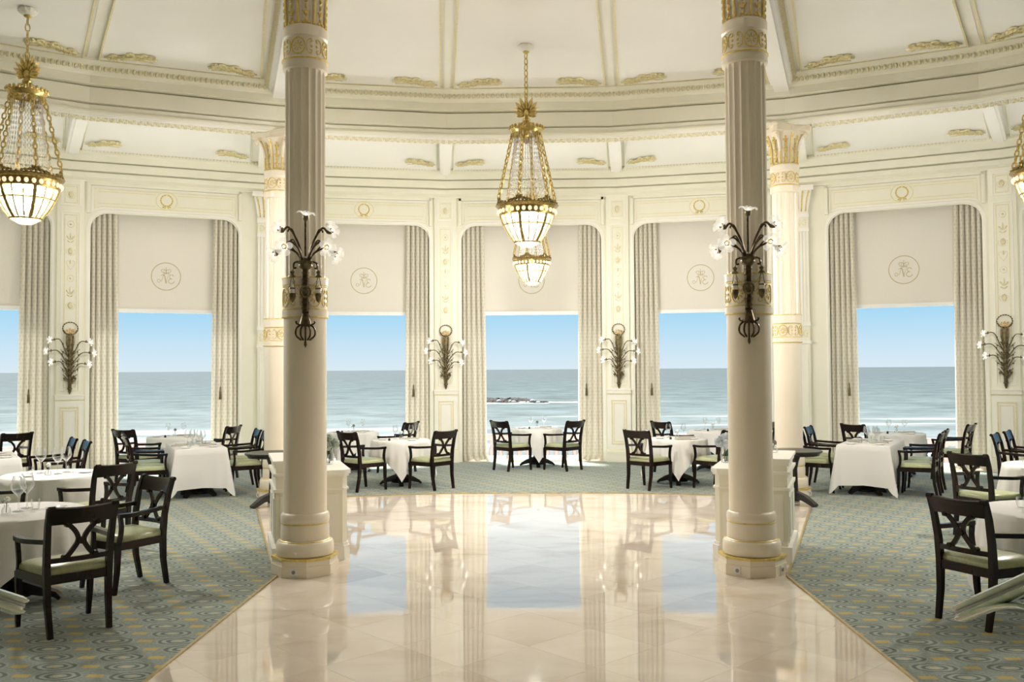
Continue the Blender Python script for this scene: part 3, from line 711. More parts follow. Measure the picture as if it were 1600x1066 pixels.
# main radial beams over the columns
COLS = {'near': (2.1, 8.62), 'far': (3.83, 13.68)}
for s in (-1, 1):
    a = Vector((s * COLS['near'][0], COLS['near'][1], 0)); b = Vector((s * COLS['far'][0], COLS['far'][1], 0)); t = (b - a).normalized(); nrm = Vector((t.y, -t.x, 0))
    p0 = a - t * 3.0; p1 = b - t * 0.25
    def pts(off, z): return [tuple(p0 - nrm * off + Vector((0, 0, z))), tuple(p1 - nrm * off + Vector((0, 0, z))), tuple(p1 + nrm * off + Vector((0, 0, z))), tuple(p0 + nrm * off + Vector((0, 0, z)))]
    mb = MB(); mb.hexa(pts(0.10, 5.95), pts(0.10, 6.22)); mb.hexa(pts(0.14, 6.03), pts(0.24, 6.2))
    br = tag(mb.build('trim_4', 'ceiling_white'), 'white ceiling beam running from near column to far column', kind='structure')
    mb = MB(); L = (p1 - p0).length; n_ = int(L / 0.07)
    for i in range(n_):
        c = p0 + t * (L * (i + 0.5) / n_)
        for sd_ in (-1, 1):
            nn = (nrm * sd_ * 0.85 + Vector((0, 0, -0.53))).normalized(); lens(mb, c + nrm * (sd_ * 0.19) + Vector((0, 0, 6.115)), t, t.cross(nn), nn, 0.024, 0.07, 0.018, 6)
    o = mb.build('egg_and_dart', 'relief_cream', br); o['kind'] = 'stuff'
    # beam across the gallery to the pilaster
    az = s * 18; w = 0.2
    mb = MB(); mb.hexa([sector_pt(az, 12.6, -w, 5.88), sector_pt(az, 16.8, -w, 5.88), sector_pt(az, 16.8, w, 5.88), sector_pt(az, 12.6, w, 5.88)],
            [sector_pt(az, 12.6, -w, 6.8), sector_pt(az, 16.8, -w, 6.15), sector_pt(az, 16.8, w, 6.15), sector_pt(az, 12.6, w, 6.8)])
    br = tag(mb.build('trim_5', 'cream_light'), 'ceiling beam across the gallery above the fluted pilaster', kind='structure')

# ================================================================== COLUMNS
def fluted(mb, R, z0, z1, nf=18, depth=0.022):
    n_ = nf * 4; vs = []; fs = []
    rows = [(z0, 0), (z0 + 0.035, 1), (z1 - 0.035, 1), (z1, 0)]
    for z, d in rows:
        for i in range(n_):
            ph = (i % 4); rr = R - (depth * d if ph in (1, 2, 3) else 0) * (1.0 if ph == 2 else 0.72); a = 2 * pi * i / n_
            vs.append((rr * cos(a), rr * sin(a), z))
    for j in range(len(rows) - 1):
        for i in range(n_): q = (i + 1) % n_; fs.append((j * n_ + i, j * n_ + q, (j + 1) * n_ + q, (j + 1) * n_ + i))
    mb.add(vs, fs)
def around(mb, R, a, fn):
    """run fn with the local -y face mapped on the cylinder at angle a (a=0 faces the viewer side -y)"""
    keep = mb.M; mb.M = Matrix.Rotation(a, 4, 'Z') @ Matrix.Translation((0, -R, 0)); fn(); mb.M = keep
def curved_frieze(mb, R, cz, hh, n_=4, a0=0.0):
    for i in range(n_):
        a = a0 + 2 * pi * i / n_
        tmp = MB(); scroll_frieze(tmp, 0.0, cz, R * pi / n_ * 0.92, hh)
        vs = []
        for x, y, z in tmp.v:
            th = x / R; r_ = R - y; vs.append((r_ * sin(th + a), -r_ * cos(th + a), z))
        mb.add(vs, tmp.f)
def ringp(mb, R, z, r, n_=36): mb.tube([(R * cos(2 * pi * i / n_), R * sin(2 * pi * i / n_), z) for i in range(n_)], r, 6, closed=True)
def column(loc, P, label, faceaz, sockets):
    c = empty('column', (loc[0], loc[1], 0), faceaz); tag(c, label, 'column', 'columns of the rotunda'); c.scale = (0.95, 0.95, 1)
    z = P['z']
    mb = MB(); o8 = lambda ap: [(ap / cos(pi / 8) * cos(pi / 8 + pi / 4 * i), ap / cos(pi / 8) * sin(pi / 8 + pi / 4 * i)) for i in range(8)]
    mb.prism(o8(0.305), 0.0, z[0] - 0.07); mb.prism(o8(0.295), z[0] - 0.07, z[0] - 0.02); pl = mb.build('plinth', 'column_cream', c)
    mb = MB(); mb.prism(o8(0.303), z[0] - 0.022, z[0]); mb.build('gilt_band', 'gilt', pl)
    for a in sockets:
        mb = MB(); mb.M = Matrix.Rotation(a, 4, 'Z') @ Matrix.Translation((0, -0.305, 0.055)); mb.box(-0.032, 0.032, -0.012, 0.004, -0.034, 0.034); so = mb.build('wall_socket', 'plastic_white', pl)
        mb = MB(); mb.M = Matrix.Rotation(a, 4, 'Z') @ Matrix.Translation((0, -0.318, 0.055)) @ Matrix.Rotation(pi / 2, 4, 'X'); mb.lathe([(0.018, -0.001), (0.018, 0.003), (0.012, 0.003), (0.012, 0.0)], 14); mb.build('socket_face', 'plastic_grey', so)
    mb = MB(); b0, b1, b2, b3 = z[0], z[1], z[2], z[3]
    mb.lathe([(0.24, b0), (0.275, b0 + 0.004), (0.283, b0 + 0.02), (0.28, b1 - 0.03), (0.268, b1 - 0.008), (0.245, b1), (0.236, b1 + 0.008), (0.238, b1 + 0.02), (0.236, b2 - 0.03), (0.228, b2 - 0.008), (0.226, b2), (0.236, b2 + 0.012), (0.24, b2 + 0.035), (0.234, b3 - 0.02), (0.215, b3)], 36)
    base = mb.build('base', 'column_cream', c, 50)
    mb = MB(); ringp(mb, 0.25, b1 - 0.002, 0.008); ringp(mb, 0.229, b2, 0.007); mb.build('gilt_ring', 'gilt', base)
    mb = MB(); mb.lathe([(0.213, b3 - 0.003), (0.211, z[4])], 40); mb.build('shaft', 'column_cream', c, 50)
    mb = MB(); mb.lathe([(0.211, z[4]), (0.226, z[4] + 0.004), (0.226, z[5] - 0.01), (0.216, z[5]), (0.213, z[6]), (0.224, z[6] + 0.01), (0.224, z[7] - 0.006), (0.212, z[7])], 40)
    bd = mb.build('band', 'column_cream', c, 40)
    mb = MB(); ringp(mb, 0.225, z[4] + 0.004, 0.007); ringp(mb, 0.217, z[5] + 0.004, 0.006); ringp(mb, 0.217, z[6] - 0.004, 0.006); ringp(mb, 0.222, z[7], 0.008); mb.build('gilt_ring', 'gilt', bd)
    mb = MB(); curved_frieze(mb, 0.214, (z[5] + z[6]) / 2, (z[6] - z[5]) * 0.46, 4, pi / 4); mb.build('band_relief', 'gilt', bd)
    mb = MB(); fluted(mb, 0.199, z[7], z[8]); mb.build('fluted_shaft', 'column_cream', c, 30)
    mb = MB(); mb.lathe([(0.199, z[8]), (0.222, z[8] + 0.01), (0.226, z[8] + 0.03), (0.222, z[9] - 0.03), (0.228, z[9] - 0.015), (0.21, z[9]), (0.206, z[10]), (0.224, z[10] + 0.015), (0.226, z[11] - 0.02), (0.205, z[11])], 40)
    nk = mb.build('necking', 'column_cream', c, 40)
    mb = MB(); ringp(mb, 0.226, z[9] - 0.02, 0.009); mb.build('gilt_ring', 'gilt', nk)
    mb = MB(); curved_frieze(mb, 0.207, (z[9] + z[10]) / 2, (z[10] - z[9]) * 0.5, 4, 0.0); mb.build('neck_relief', 'gilt', nk)
    H = z[12] - z[11]
    mb = MB(); n_ = 48; vs = []; fs = []; rows = 8
    for j in range(rows + 1):
        t = j / rows; R_ = 0.192 + 0.02 * t + 0.085 * max(0, t - 0.45) ** 2 / 0.3
        for i in range(n_):
            rr = R_ - (0.012 if i % 3 == 1 else 0); a = 2 * pi * i / n_; vs.append((rr * cos(a), rr * sin(a), z[11] + H * t))
    for j in range(rows):
        for i in range(n_): q = (i + 1) % n_; fs.append((j * n_ + i, j * n_ + q, (j + 1) * n_ + q, (j + 1) * n_ + i))
    mb.add(vs, fs); cp = mb.build('capital', 'column_cream', c, 30)
    mb = MB()
    for i in range(8):
        a = 2 * pi * i / 8; ca, sa = cos(a), sin(a)
        rp_ = [(0.205, 0.02), (0.212, 0.35), (0.225, 0.6), (0.25, 0.8), (0.285, 0.93), (0.30, 0.90), (0.295, 0.84)]
        mb.tube([(r_ * ca, r_ * sa, z[11] + H * t) for r_, t in rp_], [0.014, 0.012, 0.012, 0.014, 0.016, 0.013, 0.006], 6)
        a += pi / 8; ca, sa = cos(a), sin(a); o_ = Vector((ca, sa, 0)); tn = Vector((-sa, ca, 0))
        for m_ in range(9):
            t = 0.06 + m_ * 0.095; R_ = 0.196 + 0.02 * t + 0.085 * max(0, t - 0.45) ** 2 / 0.3
            w_ = (0.018, 0.026, 0.012)[m_ % 3] * (1 + 0.5 * t)
            lens(mb, o_ * R_ + Vector((0, 0, z[11] + H * t)), tn, (0, 0, 1), o_, w_, 0.03, 0.018, 6)
            if m_ % 3 == 1:
                for s in (-1, 1): lens(mb, o_ * R_ + tn * (s * 0.028) + Vector((0, 0, z[11] + H * t + 0.012)), (tn * 0.7 + Vector((0, 0, 0.7 * s))), (Vector((0, 0, 0.7)) - tn * 0.7 * s), o_, 0.022, 0.01, 0.012, 5)
    for i in range(24):
        a = 2 * pi * i / 24; o_ = Vector((cos(a), sin(a), 0)); lens(mb, o_ * 0.2 + Vector((0, 0, z[11] + 0.015)), (-sin(a), cos(a), 0), (0, 0, 1), o_, 0.022, 0.018, 0.014, 5)
    mb.build('capital_leaf', 'gilt', cp)
    # corner volutes and abacus
    mb = MB()
    for i in range(4):
        a = pi / 4 + pi / 2 * i; o_ = Vector((cos(a), sin(a), 0))
        mb.tube([tuple(o_ * r_ + Vector((0, 0, z[11] + H * t))) for r_, t in ((0.21, 0.4), (0.235, 0.65), (0.29, 0.86), (0.345, 0.95), (0.36, 0.88), (0.345, 0.80), (0.325, 0.84))], [0.02, 0.022, 0.024, 0.026, 0.022, 0.016, 0.01], 6)
    mb.build('volute', 'column_cream', cp, 50)
    mb = MB(); ab = []
    for i in range(4):
        a = pi / 4 + pi / 2 * i; ab += [(0.42 * cos(a - 0.07), 0.42 * sin(a - 0.07)), (0.42 * cos(a + 0.07), 0.42 * sin(a + 0.07)), (0.27 * cos(a + pi / 4), 0.27 * sin(a + pi / 4))]
    mb.prism(ab, z[12], z[13] - 0.03); mb.prism([(x * 1.06, y * 1.06) for x, y in ab], z[13] - 0.03, z[13]); mb.build('abacus', 'column_cream', cp)
    return c
PN = {'z': [0.17, 0.31, 0.47, 0.57, 2.40, 2.475, 2.70, 2.775, 4.76, 4.875, 5.06, 5.18, 5.85, 5.955]}
PF = {'z': [0.13, 0.29, 0.45, 0.61, 2.27, 2.345, 2.55, 2.68, 4.50, 4.63, 4.82, 4.93, 5.40, 5.51]}
nx, ny = COLS['near']; fx, fy = COLS['far']
column((-nx - 0.03, ny), PN, 'tall fluted cream column with flower sconce and a single socket in its plinth', rad(-6), [0.0])
column((nx - 0.025, ny), PN, 'tall fluted cream column with flower sconce and two sockets in its plinth', rad(6), [-pi / 4, pi / 4])
column((-fx, fy), PF, 'fluted cream column without sconce beyond the cabinet with grey green foliage', rad(-12), [-pi / 4])
column((fx, fy), PF, 'fluted cream column without sconce beyond the cabinet with pale blue flowers', rad(12), [pi / 4])
for s in (-1, 1):   # columns of the next bays, beside the frame
    x, y, z = polar(54 * s, 12.45); column((x, y), PF, 'fluted cream column at the next bay on the %s side' % side_name(s), rad(-54 * s), [])
# ================================================================== WINDOWS, BLINDS, CURTAINS
def ribbon(mb, pts, w, y):
    """flat stroke in the xz plane at depth y"""
    P = [Vector((x, 0, z)) for x, z in pts]; vs = []; fs = []; n_ = len(P)
    for i, p in enumerate(P):
        t = (P[min(i + 1, n_ - 1)] - P[max(i - 1, 0)]); t.normalize(); nn = Vector((-t.z, 0, t.x))
        ww = w if not isinstance(w, (list, tuple)) else w[i]
        for s in (-1, 1): q = p + nn * (s * ww / 2); vs.append((q.x, y, q.z))
    for i in range(n_ - 1): fs.append((2 * i, 2 * i + 1, 2 * i + 3, 2 * i + 2))
    mb.add(vs, fs)
def cr2(pts, n_=6): return [(p[0], p[2]) for p in crom([(x, 0, z) for x, z in pts], n_)]
def emblem_mesh():
    mb = MB(); R = 0.265
    c = [(R * cos(2 * pi * i / 48), R * sin(2 * pi * i / 48)) for i in range(49)]
    ribbon(mb, c, 0.016, 0)
    def st(pts, w=0.012): ribbon(mb, cr2(pts), w, 0)
    # crown
    st([(-0.055, 0.06), (0, 0.052), (0.055, 0.06)], 0.014); st([(-0.06, 0.075), (0, 0.067), (0.06, 0.075)], 0.008)
    st([(-0.06, 0.075), (-0.085, 0.105), (-0.08, 0.13), (-0.05, 0.14), (-0.02, 0.128), (0, 0.12)], 0.010)
    st([(0.06, 0.075), (0.085, 0.105), (0.08, 0.13), (0.05, 0.14), (0.02, 0.128), (0, 0.12)], 0.010)
    st([(-0.03, 0.072), (-0.045, 0.10), (-0.03, 0.132)], 0.008); st([(0.03, 0.072), (0.045, 0.10), (0.03, 0.132)], 0.008)
    st([(0, 0.07), (0, 0.10), (0, 0.135)], 0.022); st([(0, 0.14), (0, 0.18)], 0.008); st([(-0.012, 0.165), (0.012, 0.165)], 0.008)
    # script N
    st([(-0.105, -0.085), (-0.115, -0.11), (-0.14, -0.115), (-0.158, -0.095), (-0.15, -0.065), (-0.12, -0.06), (-0.085, -0.09), (-0.065, -0.03), (-0.055, 0.02), (-0.075, 0.028), (-0.09, 0.012)], 0.009)
    st([(-0.06, 0.022), (-0.045, 0.03), (-0.03, 0.015), (-0.015, -0.05), (0.0, -0.135)], 0.022)
    st([(0.0, -0.135), (0.012, -0.07), (0.03, 0.0), (0.055, 0.042), (0.075, 0.045)], 0.008)
    # script E
    st([(0.132, 0.004), (0.122, 0.028), (0.095, 0.034), (0.068, 0.018), (0.062, -0.012), (0.078, -0.036), (0.108, -0.042)], 0.013)
    st([(0.108, -0.042), (0.066, -0.052), (0.043, -0.083), (0.052, -0.118), (0.088, -0.134), (0.128, -0.122), (0.150, -0.092)], 0.013)
    return mb.mesh('emblem', 'emblem')
EM = emblem_mesh()
def curtain_mesh(seed, W_=0.47):
    rnd = random.Random(seed); mb = MB(); nu, nv = 100, 16; uv = []
    folds = 5; ph = [rnd.uniform(-0.5, 0.5) for _ in range(folds + 1)]; am = [rnd.uniform(0.75, 1.15) for _ in range(folds + 1)]
    zs = [5.004, 4.8, 4.4, 3.9, 3.4, 2.9, 2.4, 1.9, 1.4, 1.0, 0.6, 0.3, 0.15, 0.07, 0.03, 0.012, 0.01]
    for j, z in enumerate(zs):
        t = 1 - z / 4.93; spread = 1.0 + 0.10 * t; pool = max(0, (0.16 - z) / 0.16)
        amp = 0.066 + 0.006 * t + 0.015 * pool
        for i in range(nu + 1):
            s = i / nu; f = s * folds; a = int(min(f, folds - 1)); fr = f - a
            pz = ph[a] * (1 - fr) + ph[a + 1] * fr; az_ = am[a] * (1 - fr) + am[a + 1] * fr
            x = (s - 0.0) * W_ * spread + 0.019 * cos(2 * pi * f + pz * (0.6 + t)) + 0.012 * sin(7 * s + 3 * t) * t + s * 0.08 * pool
            y = min(amp * az_, 0.072) * sin(2 * pi * f + pz * (0.6 + t)) - 0.05 * pool * (0.6 + 0.4 * sin(11 * s + seed)) * min(1.0, max(0.0, (s - 0.12) / 0.2))
            zz = z + pool * 0.02 * (1 + sin(17 * s + seed))
            mb.v.append((x, y, zz)); uv.append((s * 1.35, z))
    for j in range(len(zs) - 1):
        for i in range(nu): a = j * (nu + 1) + i; mb.f.append((a, a + 1, a + nu + 2, a + nu + 1))
    mb.uv = uv
    return mb.mesh('curtain', 'curtain', 80)
CUR = [curtain_mesh(s) for s in (1, 2, 3)]
def pull_mesh():
    mb = MB(); mb.lathe([(0.004, 0.26), (0.012, 0.23), (0.016, 0.16), (0.022, 0.14), (0.026, 0.0), (0.0, 0.0)], 8); mb.tube([(0, 0, 0.25), (0, 0, 0.6)], 0.004, 4)
    return mb.mesh('curtain_pull', 'old_bronze', 40)
PULL = pull_mesh()
for k in range(-KW, KW + 1):
    loc, rz = facet_frame(k); xl, xr = opening(k)
    mb = MB()
    for a in ((xl - PK - 0.005, xl + 0.06), (xr - 0.06, xr + PK + 0.005)): mb.box(a[0], a[1], 0.225, 0.30, 0.0, ZP + 0.005)
    mb.box(xl, xr, 0.225, 0.30, ZT - 0.08, ZP + 0.005); mb.box(xl - PK, xr + PK, 0.222, 0.33, -0.01, 0.10)
    w = tag(mb.build('window_%d' % (k + KW + 1), 'window_white', loc=loc, rz=rz), win(k)[4:] + ' in a thin white frame with a sea view', kind='structure')
    mb = MB(); mb.box(xl + 0.05, xr - 0.05, 0.256, 0.264, 0.09, ZT - 0.06); mb.build('pane', 'pane_glass', w)
    if abs(k) > 4: continue
    # roller blind with the crowned monogram
    b = empty('roller_blind', loc, rz); tag(b, 'cream roller blind with crowned monogram in ' + win(k), 'blind', 'roller blinds in the sea windows')
    mb = MB(); mb.box(xl + 0.025, xr - 0.025, 0.205, 0.210, 3.10, ZP - 0.01); mb.build('blind_cloth', 'blind', b)
    mb = MB(); mb.tube([(xl, 0.2045, ZP - 0.013), (xr, 0.2045, ZP - 0.013)], 0.014, 10); mb.build('roller', 'window_white', b, 50)
    mb = MB(); mb.box(xl + 0.025, xr - 0.025, 0.193, 0.218, 3.03, 3.10); mb.build('bottom_bar', 'window_white', b)
    mb = MB(); mb.box(xl + 0.025, xr - 0.025, 0.201, 0.209, 3.125, 3.135); mb.build('hem', 'blind', b)
    e = place(EM, 'emblem', b); e.location = ((xl + xr) / 2, 0.2035, 3.74)
    for s in (-1, 1):
        c = empty('curtain', polar(0, 0), rz); c.location = loc
        tag(c, 'pleated beige curtain on the %s edge of %s' % (side_name(s) + '-side', win(k)), 'curtain', 'curtains gathered at the sea windows')
        o = place(CUR[(k * 2 + (s > 0)) % 3], 'drape', c)
        o.location = ((xl - 0.03) if s < 0 else (xr + 0.03), 0.108, 0); o.scale = (-s, 1, 1)
        if (s > 0) == (k <= 0) or k == 1:
            o = place(PULL, 'curtain_pull', c); o.location = ((xl + 0.33) if s < 0 else (xr - 0.33), 0.0, 1.35)

# ================================================================== OUTSIDE
mb = MB(); sweep(mb, [(17.24, -0.5), (20.2, -0.5), (20.2, -0.35), (17.24, -0.35)], -5, 5)
tag(mb.build('terrace', 'terrace_floor'), 'pale stone terrace outside the sea windows', 'terrace')
def baluster_mesh():
    mb = MB(); mb.lathe([(0.055, -0.36), (0.055, -0.31), (0.03, -0.29), (0.035, -0.25), (0.06, -0.12), (0.055, -0.02), (0.03, 0.08), (0.028, 0.14), (0.05, 0.17), (0.05, 0.22)], 8)
    return mb.mesh('baluster', 'terrace_stone', 60)
BAL = baluster_mesh()
for k in range(-4, 5):
    ap = 19.9; loc, rz = facet_frame(k, ap); hw = ap * math.tan(rad(6))
    e = empty('balustrade', loc, rz); tag(e, 'pink stone balustrade on the terrace outside ' + win(k), 'balustrade', 'terrace balustrade sections')
    mb = MB(); mb.box(-hw - 0.01, hw + 0.01, -0.11, 0.11, 0.22, 0.36); mb.box(-hw - 0.01, hw + 0.01, -0.13, 0.13, 0.30, 0.34); mb.build('top_rail', 'terrace_stone', e)
    mb = MB(); mb.box(-hw - 0.01, hw + 0.01, -0.11, 0.11, -0.36, -0.27); mb.build('bottom_rail', 'terrace_stone', e)
    for s in ((-1, 1) if k == -4 else (1,)):
        mb = MB(); mb.box(s * hw - 0.13, s * hw + 0.13, -0.14, 0.14, -0.36, 0.37) if s > 0 else mb.box(-hw + 0.02, -hw + 0.14, -0.14, 0.14, -0.36, 0.37); mb.build('pier', 'terrace_stone', e)
    n_ = int(2 * hw / 0.21)
    for i in range(1, n_):
        x = -hw + 2 * hw * i / n_
        if abs(abs(x) - hw) > 0.2: o = place(BAL, 'baluster', e); o.location = (x, 0, 0)
mb = MB(); mb.add([(-45000, 40, -12), (45000, 40, -12), (45000, 50000, -12), (-45000, 50000, -12)], [(0, 1, 2, 3)])
tag(mb.build('sea', 'sea'), 'grey blue sea with pale surf under a hazy horizon', 'sea', kind='stuff')
# low reef with surf round it
rnd = random.Random(11); mb = MB(); ell_n = 26
vs = []; fs = []; nu, nv = 40, 8
for j in range(nv + 1):
    for i in range(nu + 1):
        u = i / nu; v = j / nv; h = sin(pi * v) ** 0.6 * (sin(pi * u) ** 0.35) * (2.5 + 0.25 * sin(9 * u) + rnd.uniform(-0.35, 0.35))
        vs.append((-31 + 31 * u + rnd.uniform(-0.3, 0.3), 377 + 9 * v + rnd.uniform(-0.5, 0.5), -12.3 + h))
for j in range(nv):
    for i in range(nu): a = j * (nu + 1) + i; fs.append((a, a + 1, a + nu + 2, a + nu + 1))
mb.add(vs, fs)
for i in range(12): mb.ell((1.5 + rnd.uniform(-3, 3.5), 379 + rnd.uniform(-2, 2), -11.9), (rnd.uniform(0.4, 1.3), rnd.uniform(0.5, 1.2), rnd.uniform(0.3, 0.9)), 6, 4)
tag(mb.build('reef', 'rock'), 'low dark rocky reef breaking the surf off shore', 'rock')
mb = MB()
for i in range(60):
    u = rnd.random(); x = -40 + 75 * u; y = 371 + rnd.uniform(-2.5, 2.5) + (6 if x > 4 else 0)
    mb.ell((x, y, -12.0), (rnd.uniform(1.5, 4.5), rnd.uniform(0.8, 2.2), rnd.uniform(0.12, 0.35)), 7, 4)
for i in range(7): x = -14 + 16 * i / 6 + rnd.uniform(-1, 1); mb.ell((x, 376.3, -11.7), (rnd.uniform(0.6, 1.6), 0.8, rnd.uniform(0.4, 1.3)), 6, 4)
tag(mb.build('surf', 'foam', None, 60), 'white surf breaking around the low reef', 'surf', kind='stuff')

# ================================================================== LAMPS
def star_chain(mb, a, b, r=0.011, link=0.055):
    """chain of alternating oval links from a to b"""
    a, b = Vector(a), Vector(b); d = b - a; L = d.length; t = d.normalized(); u = t.orthogonal().normalized(); w = t.cross(u); n_ = max(2, int(L / (link * 0.78)))
    for i in range(n_):
        c = a + d * ((i + 0.5) / n_); q = u if i % 2 else w
        mb.tube([tuple(c + t * (link * 0.5 * cos(x)) + q * (link * 0.26 * sin(x))) for x in [pi * 2 * j / 8 for j in range(8)]], r * 0.55, 4, closed=True)
def petals(mb, c, axis, R, n_=5, open_=0.75, seed=0):
    """glass flower: n broad rounded petals round an axis, gaps between them"""
    rnd = random.Random(seed); c, ax = Vector(c), Vector(axis).normalized(); u = ax.orthogonal().normalized(); w = ax.cross(u)
    for i in range(n_):
        a = 2 * pi * i / n_ + rnd.uniform(-0.15, 0.15); o_ = u * cos(a) + w * sin(a); tn = -u * sin(a) + w * cos(a); vs = []; fs = []
        for wd, ra, up_ in ((0.07, 0.08, 0.0), (0.16, 0.30, 0.34), (0.30, 0.62, 0.58), (0.38, 0.92, 0.70), (0.34, 1.18, 0.66), (0.16, 1.36, 0.54)):
            for s in (-1, 0, 1):
                p = c + o_ * (R * ra * open_) + ax * (R * up_ - (R * 0.10 if s == 0 else 0)) + tn * (s * wd * R); vs.append(tuple(p))
        for j in range(5):
            for s in range(2): k_ = j * 3 + s; fs.append((k_, k_ + 1, k_ + 4, k_ + 3))
        mb.add(vs, fs)
def spot(o, z, y, power, size=0.05, col=(1, 0.8, 0.55), name='lamp_light'):
    ld = bpy.data.lights.new(name, 'POINT'); ld.energy = power; ld.shadow_soft_size = size; ld.color = col
    l_ = bpy.data.objects.new(name, ld); COL.objects.link(l_); l_.parent = o; l_.location = (0, y, z); return l_
def chandelier(loc, label, sc=1.0, drop=2.68, canopy=True, zc=6.17):
    """origin on the ceiling; z goes down"""
    c = empty('chandelier', (loc[0], loc[1], zc)); tag(c, label, 'chandelier', 'crystal basket chandeliers')
    k = sc; zr = -drop + 0.53 * k; Rr = 0.39 * k; zb = -drop          # rim level, rim radius, bottom
    zk = zr + 1.0 * k; Rk = 0.19 * k                                   # crown
    mb = MB(); n_ = 24; vs = []; fs = []; pr = [(0.03, 0.0), (0.10, -0.005), (0.115, -0.03), (0.09, -0.06), (0.045, -0.085), (0.02, -0.095)]
    for r, z in pr:
        for i in range(n_): a = 2 * pi * i / n_; rr = r * k * (1 if i % 2 else 0.88); vs.append((rr * cos(a), rr * sin(a), z))
    for j in range(len(pr) - 1):
        for i in range(n_): q = (i + 1) % n_; fs.append((j * n_ + i, j * n_ + q, (j + 1) * n_ + q, (j + 1) * n_ + i))
    mb.add(vs, fs); mb.build('canopy', 'cream_light', c, 40)
    mb = MB(); mb.lathe([(0.0, -0.12), (0.04 * k, -0.10), (0.045 * k, -0.085), (0.0, -0.085)], 12)
    zsh = zk + 0.42 * k
    star_chain(mb, (0, 0, -0.10), (0, 0, zsh), 0.014 * k, 0.10 * k); mb.build('chain', 'brass', c, 50)
    # palmette finial
    mb = MB(); zp = zsh - 0.25 * k
    for i in range(11):
        a = rad(-12 + 20.4 * i); d = Vector((cos(a), 0, sin(a))); w = Vector((-sin(a), 0, cos(a))); L_ = (0.075 + 0.065 * max(0, sin(a))) * k
        for f in (-1, 1): lens(mb, Vector((0, 0, zp + 0.06 * k)) + d * L_ * 0.95, d, w, Vector((0, f, 0)), L_ * 0.82, 0.027 * k, 0.03 * k, 6)
    mb.ell((0, 0, zp + 0.06 * k), (0.045 * k, 0.03 * k, 0.08 * k), 8, 6)
    mb.lathe([(0.0, zp - 0.03 * k), (0.05 * k, zp - 0.03 * k), (0.055 * k, zp - 0.01 * k), (0.035 * k, zp + 0.01 * k), (0.0, zp + 0.02 * k)], 12)
    mb.lathe([(0.03 * k, zp - 0.12 * k), (0.02 * k, zp - 0.08 * k), (0.035 * k, zp - 0.03 * k)], 10)
    mb.build('finial', 'brass', c, 40)
    # crown
    mb = MB(); mb.lathe([(Rk * 0.98, zk - 0.02 * k), (Rk * 1.02, zk - 0.035 * k), (Rk * 1.05, zk), (Rk * 1.15, zk + 0.03 * k), (Rk * 1.12, zk + 0.035 * k), (Rk * 0.95, zk + 0.02 * k), (Rk * 0.9, zk - 0.02 * k)], 28, caps=False)
    for i in range(22):
        a = 2 * pi * i / 22; o_ = Vector((cos(a), sin(a), 0)); mb.ell(tuple(o_ * Rk * 1.14 + Vector((0, 0, zk + 0.045 * k))), (0.02 * k, 0.02 * k, 0.028 * k), 6, 4)
    for i in range(8):
        a = 2 * pi * i / 8; o_ = Vector((cos(a), sin(a), 0)); tn = Vector((-sin(a), cos(a), 0))
        lens(mb, o_ * Rk * 0.98 + Vector((0, 0, zk - 0.07 * k)), tn, (0, 0, 1), o_, 0.045 * k, 0.055 * k, 0.02 * k, 6)
    for i in range(6): a = 2 * pi * i / 6; mb.tube([(0, 0, zsh - 0.27 * k), (Rk * 0.5 * cos(a), Rk * 0.5 * sin(a), zk + 0.1 * k), (Rk * cos(a), Rk * sin(a), zk)], 0.008 * k, 4)
    mb.build('crown', 'brass', c, 40)
    # strings of crystal drops between crown and basket
    mb = MB(); ns = 34; h = zk - 0.04 * k - zr - 0.02 * k
    for i in range(ns):
        a = 2 * pi * i / ns
        for m_ in range(16):
            t = (m_ + 0.5) / 16; r = Rk * 0.86 * (1 - t) + Rr * 0.74 * t - 0.03 * k * sin(pi * t)
            cc = (r * cos(a), r * sin(a), zk - 0.05 * k - h * t); s_ = 0.0085 * k if m_ % 4 else 0.0125 * k
            mb.add([(cc[0] + s_, cc[1], cc[2]), (cc[0], cc[1] + s_, cc[2]), (cc[0] - s_, cc[1], cc[2]), (cc[0], cc[1] - s_, cc[2]), (cc[0], cc[1], cc[2] + h / 34), (cc[0], cc[1], cc[2] - h / 34)],
                   [(0, 1, 4), (1, 2, 4), (2, 3, 4), (3, 0, 4), (1, 0, 5), (2, 1, 5), (3, 2, 5), (0, 3, 5)])
    o = mb.build('crystal_strings', 'crystal', c); o['kind'] = 'stuff'
    for i in range(6):
        mb = MB(); a = 2 * pi * i / 6 + 0.26; star_chain(mb, (Rk * 0.98 * cos(a), Rk * 0.98 * sin(a), zk - 0.03 * k), (Rr * 0.98 * cos(a), Rr * 0.98 * sin(a), zr + 0.10 * k), 0.017 * k, 0.085 * k); mb.build('suspension_chain', 'brass', c, 50)
    # basket rim with jewels
    mb = MB(); mb.lathe([(Rr * 0.86, zr - 0.125 * k), (Rr * 0.93, zr - 0.115 * k), (Rr * 0.965, zr - 0.02 * k), (Rr * 1.03, zr), (Rr * 1.06, zr + 0.015 * k), (Rr * 1.0, zr + 0.03 * k), (Rr * 0.9, zr + 0.02 * k)], 36, caps=False)
    for i in range(48): a = 2 * pi * i / 48; mb.ell((Rr * cos(a), Rr * sin(a), zr + 0.035 * k), (0.016 * k, 0.016 * k, 0.014 * k), 5, 3)
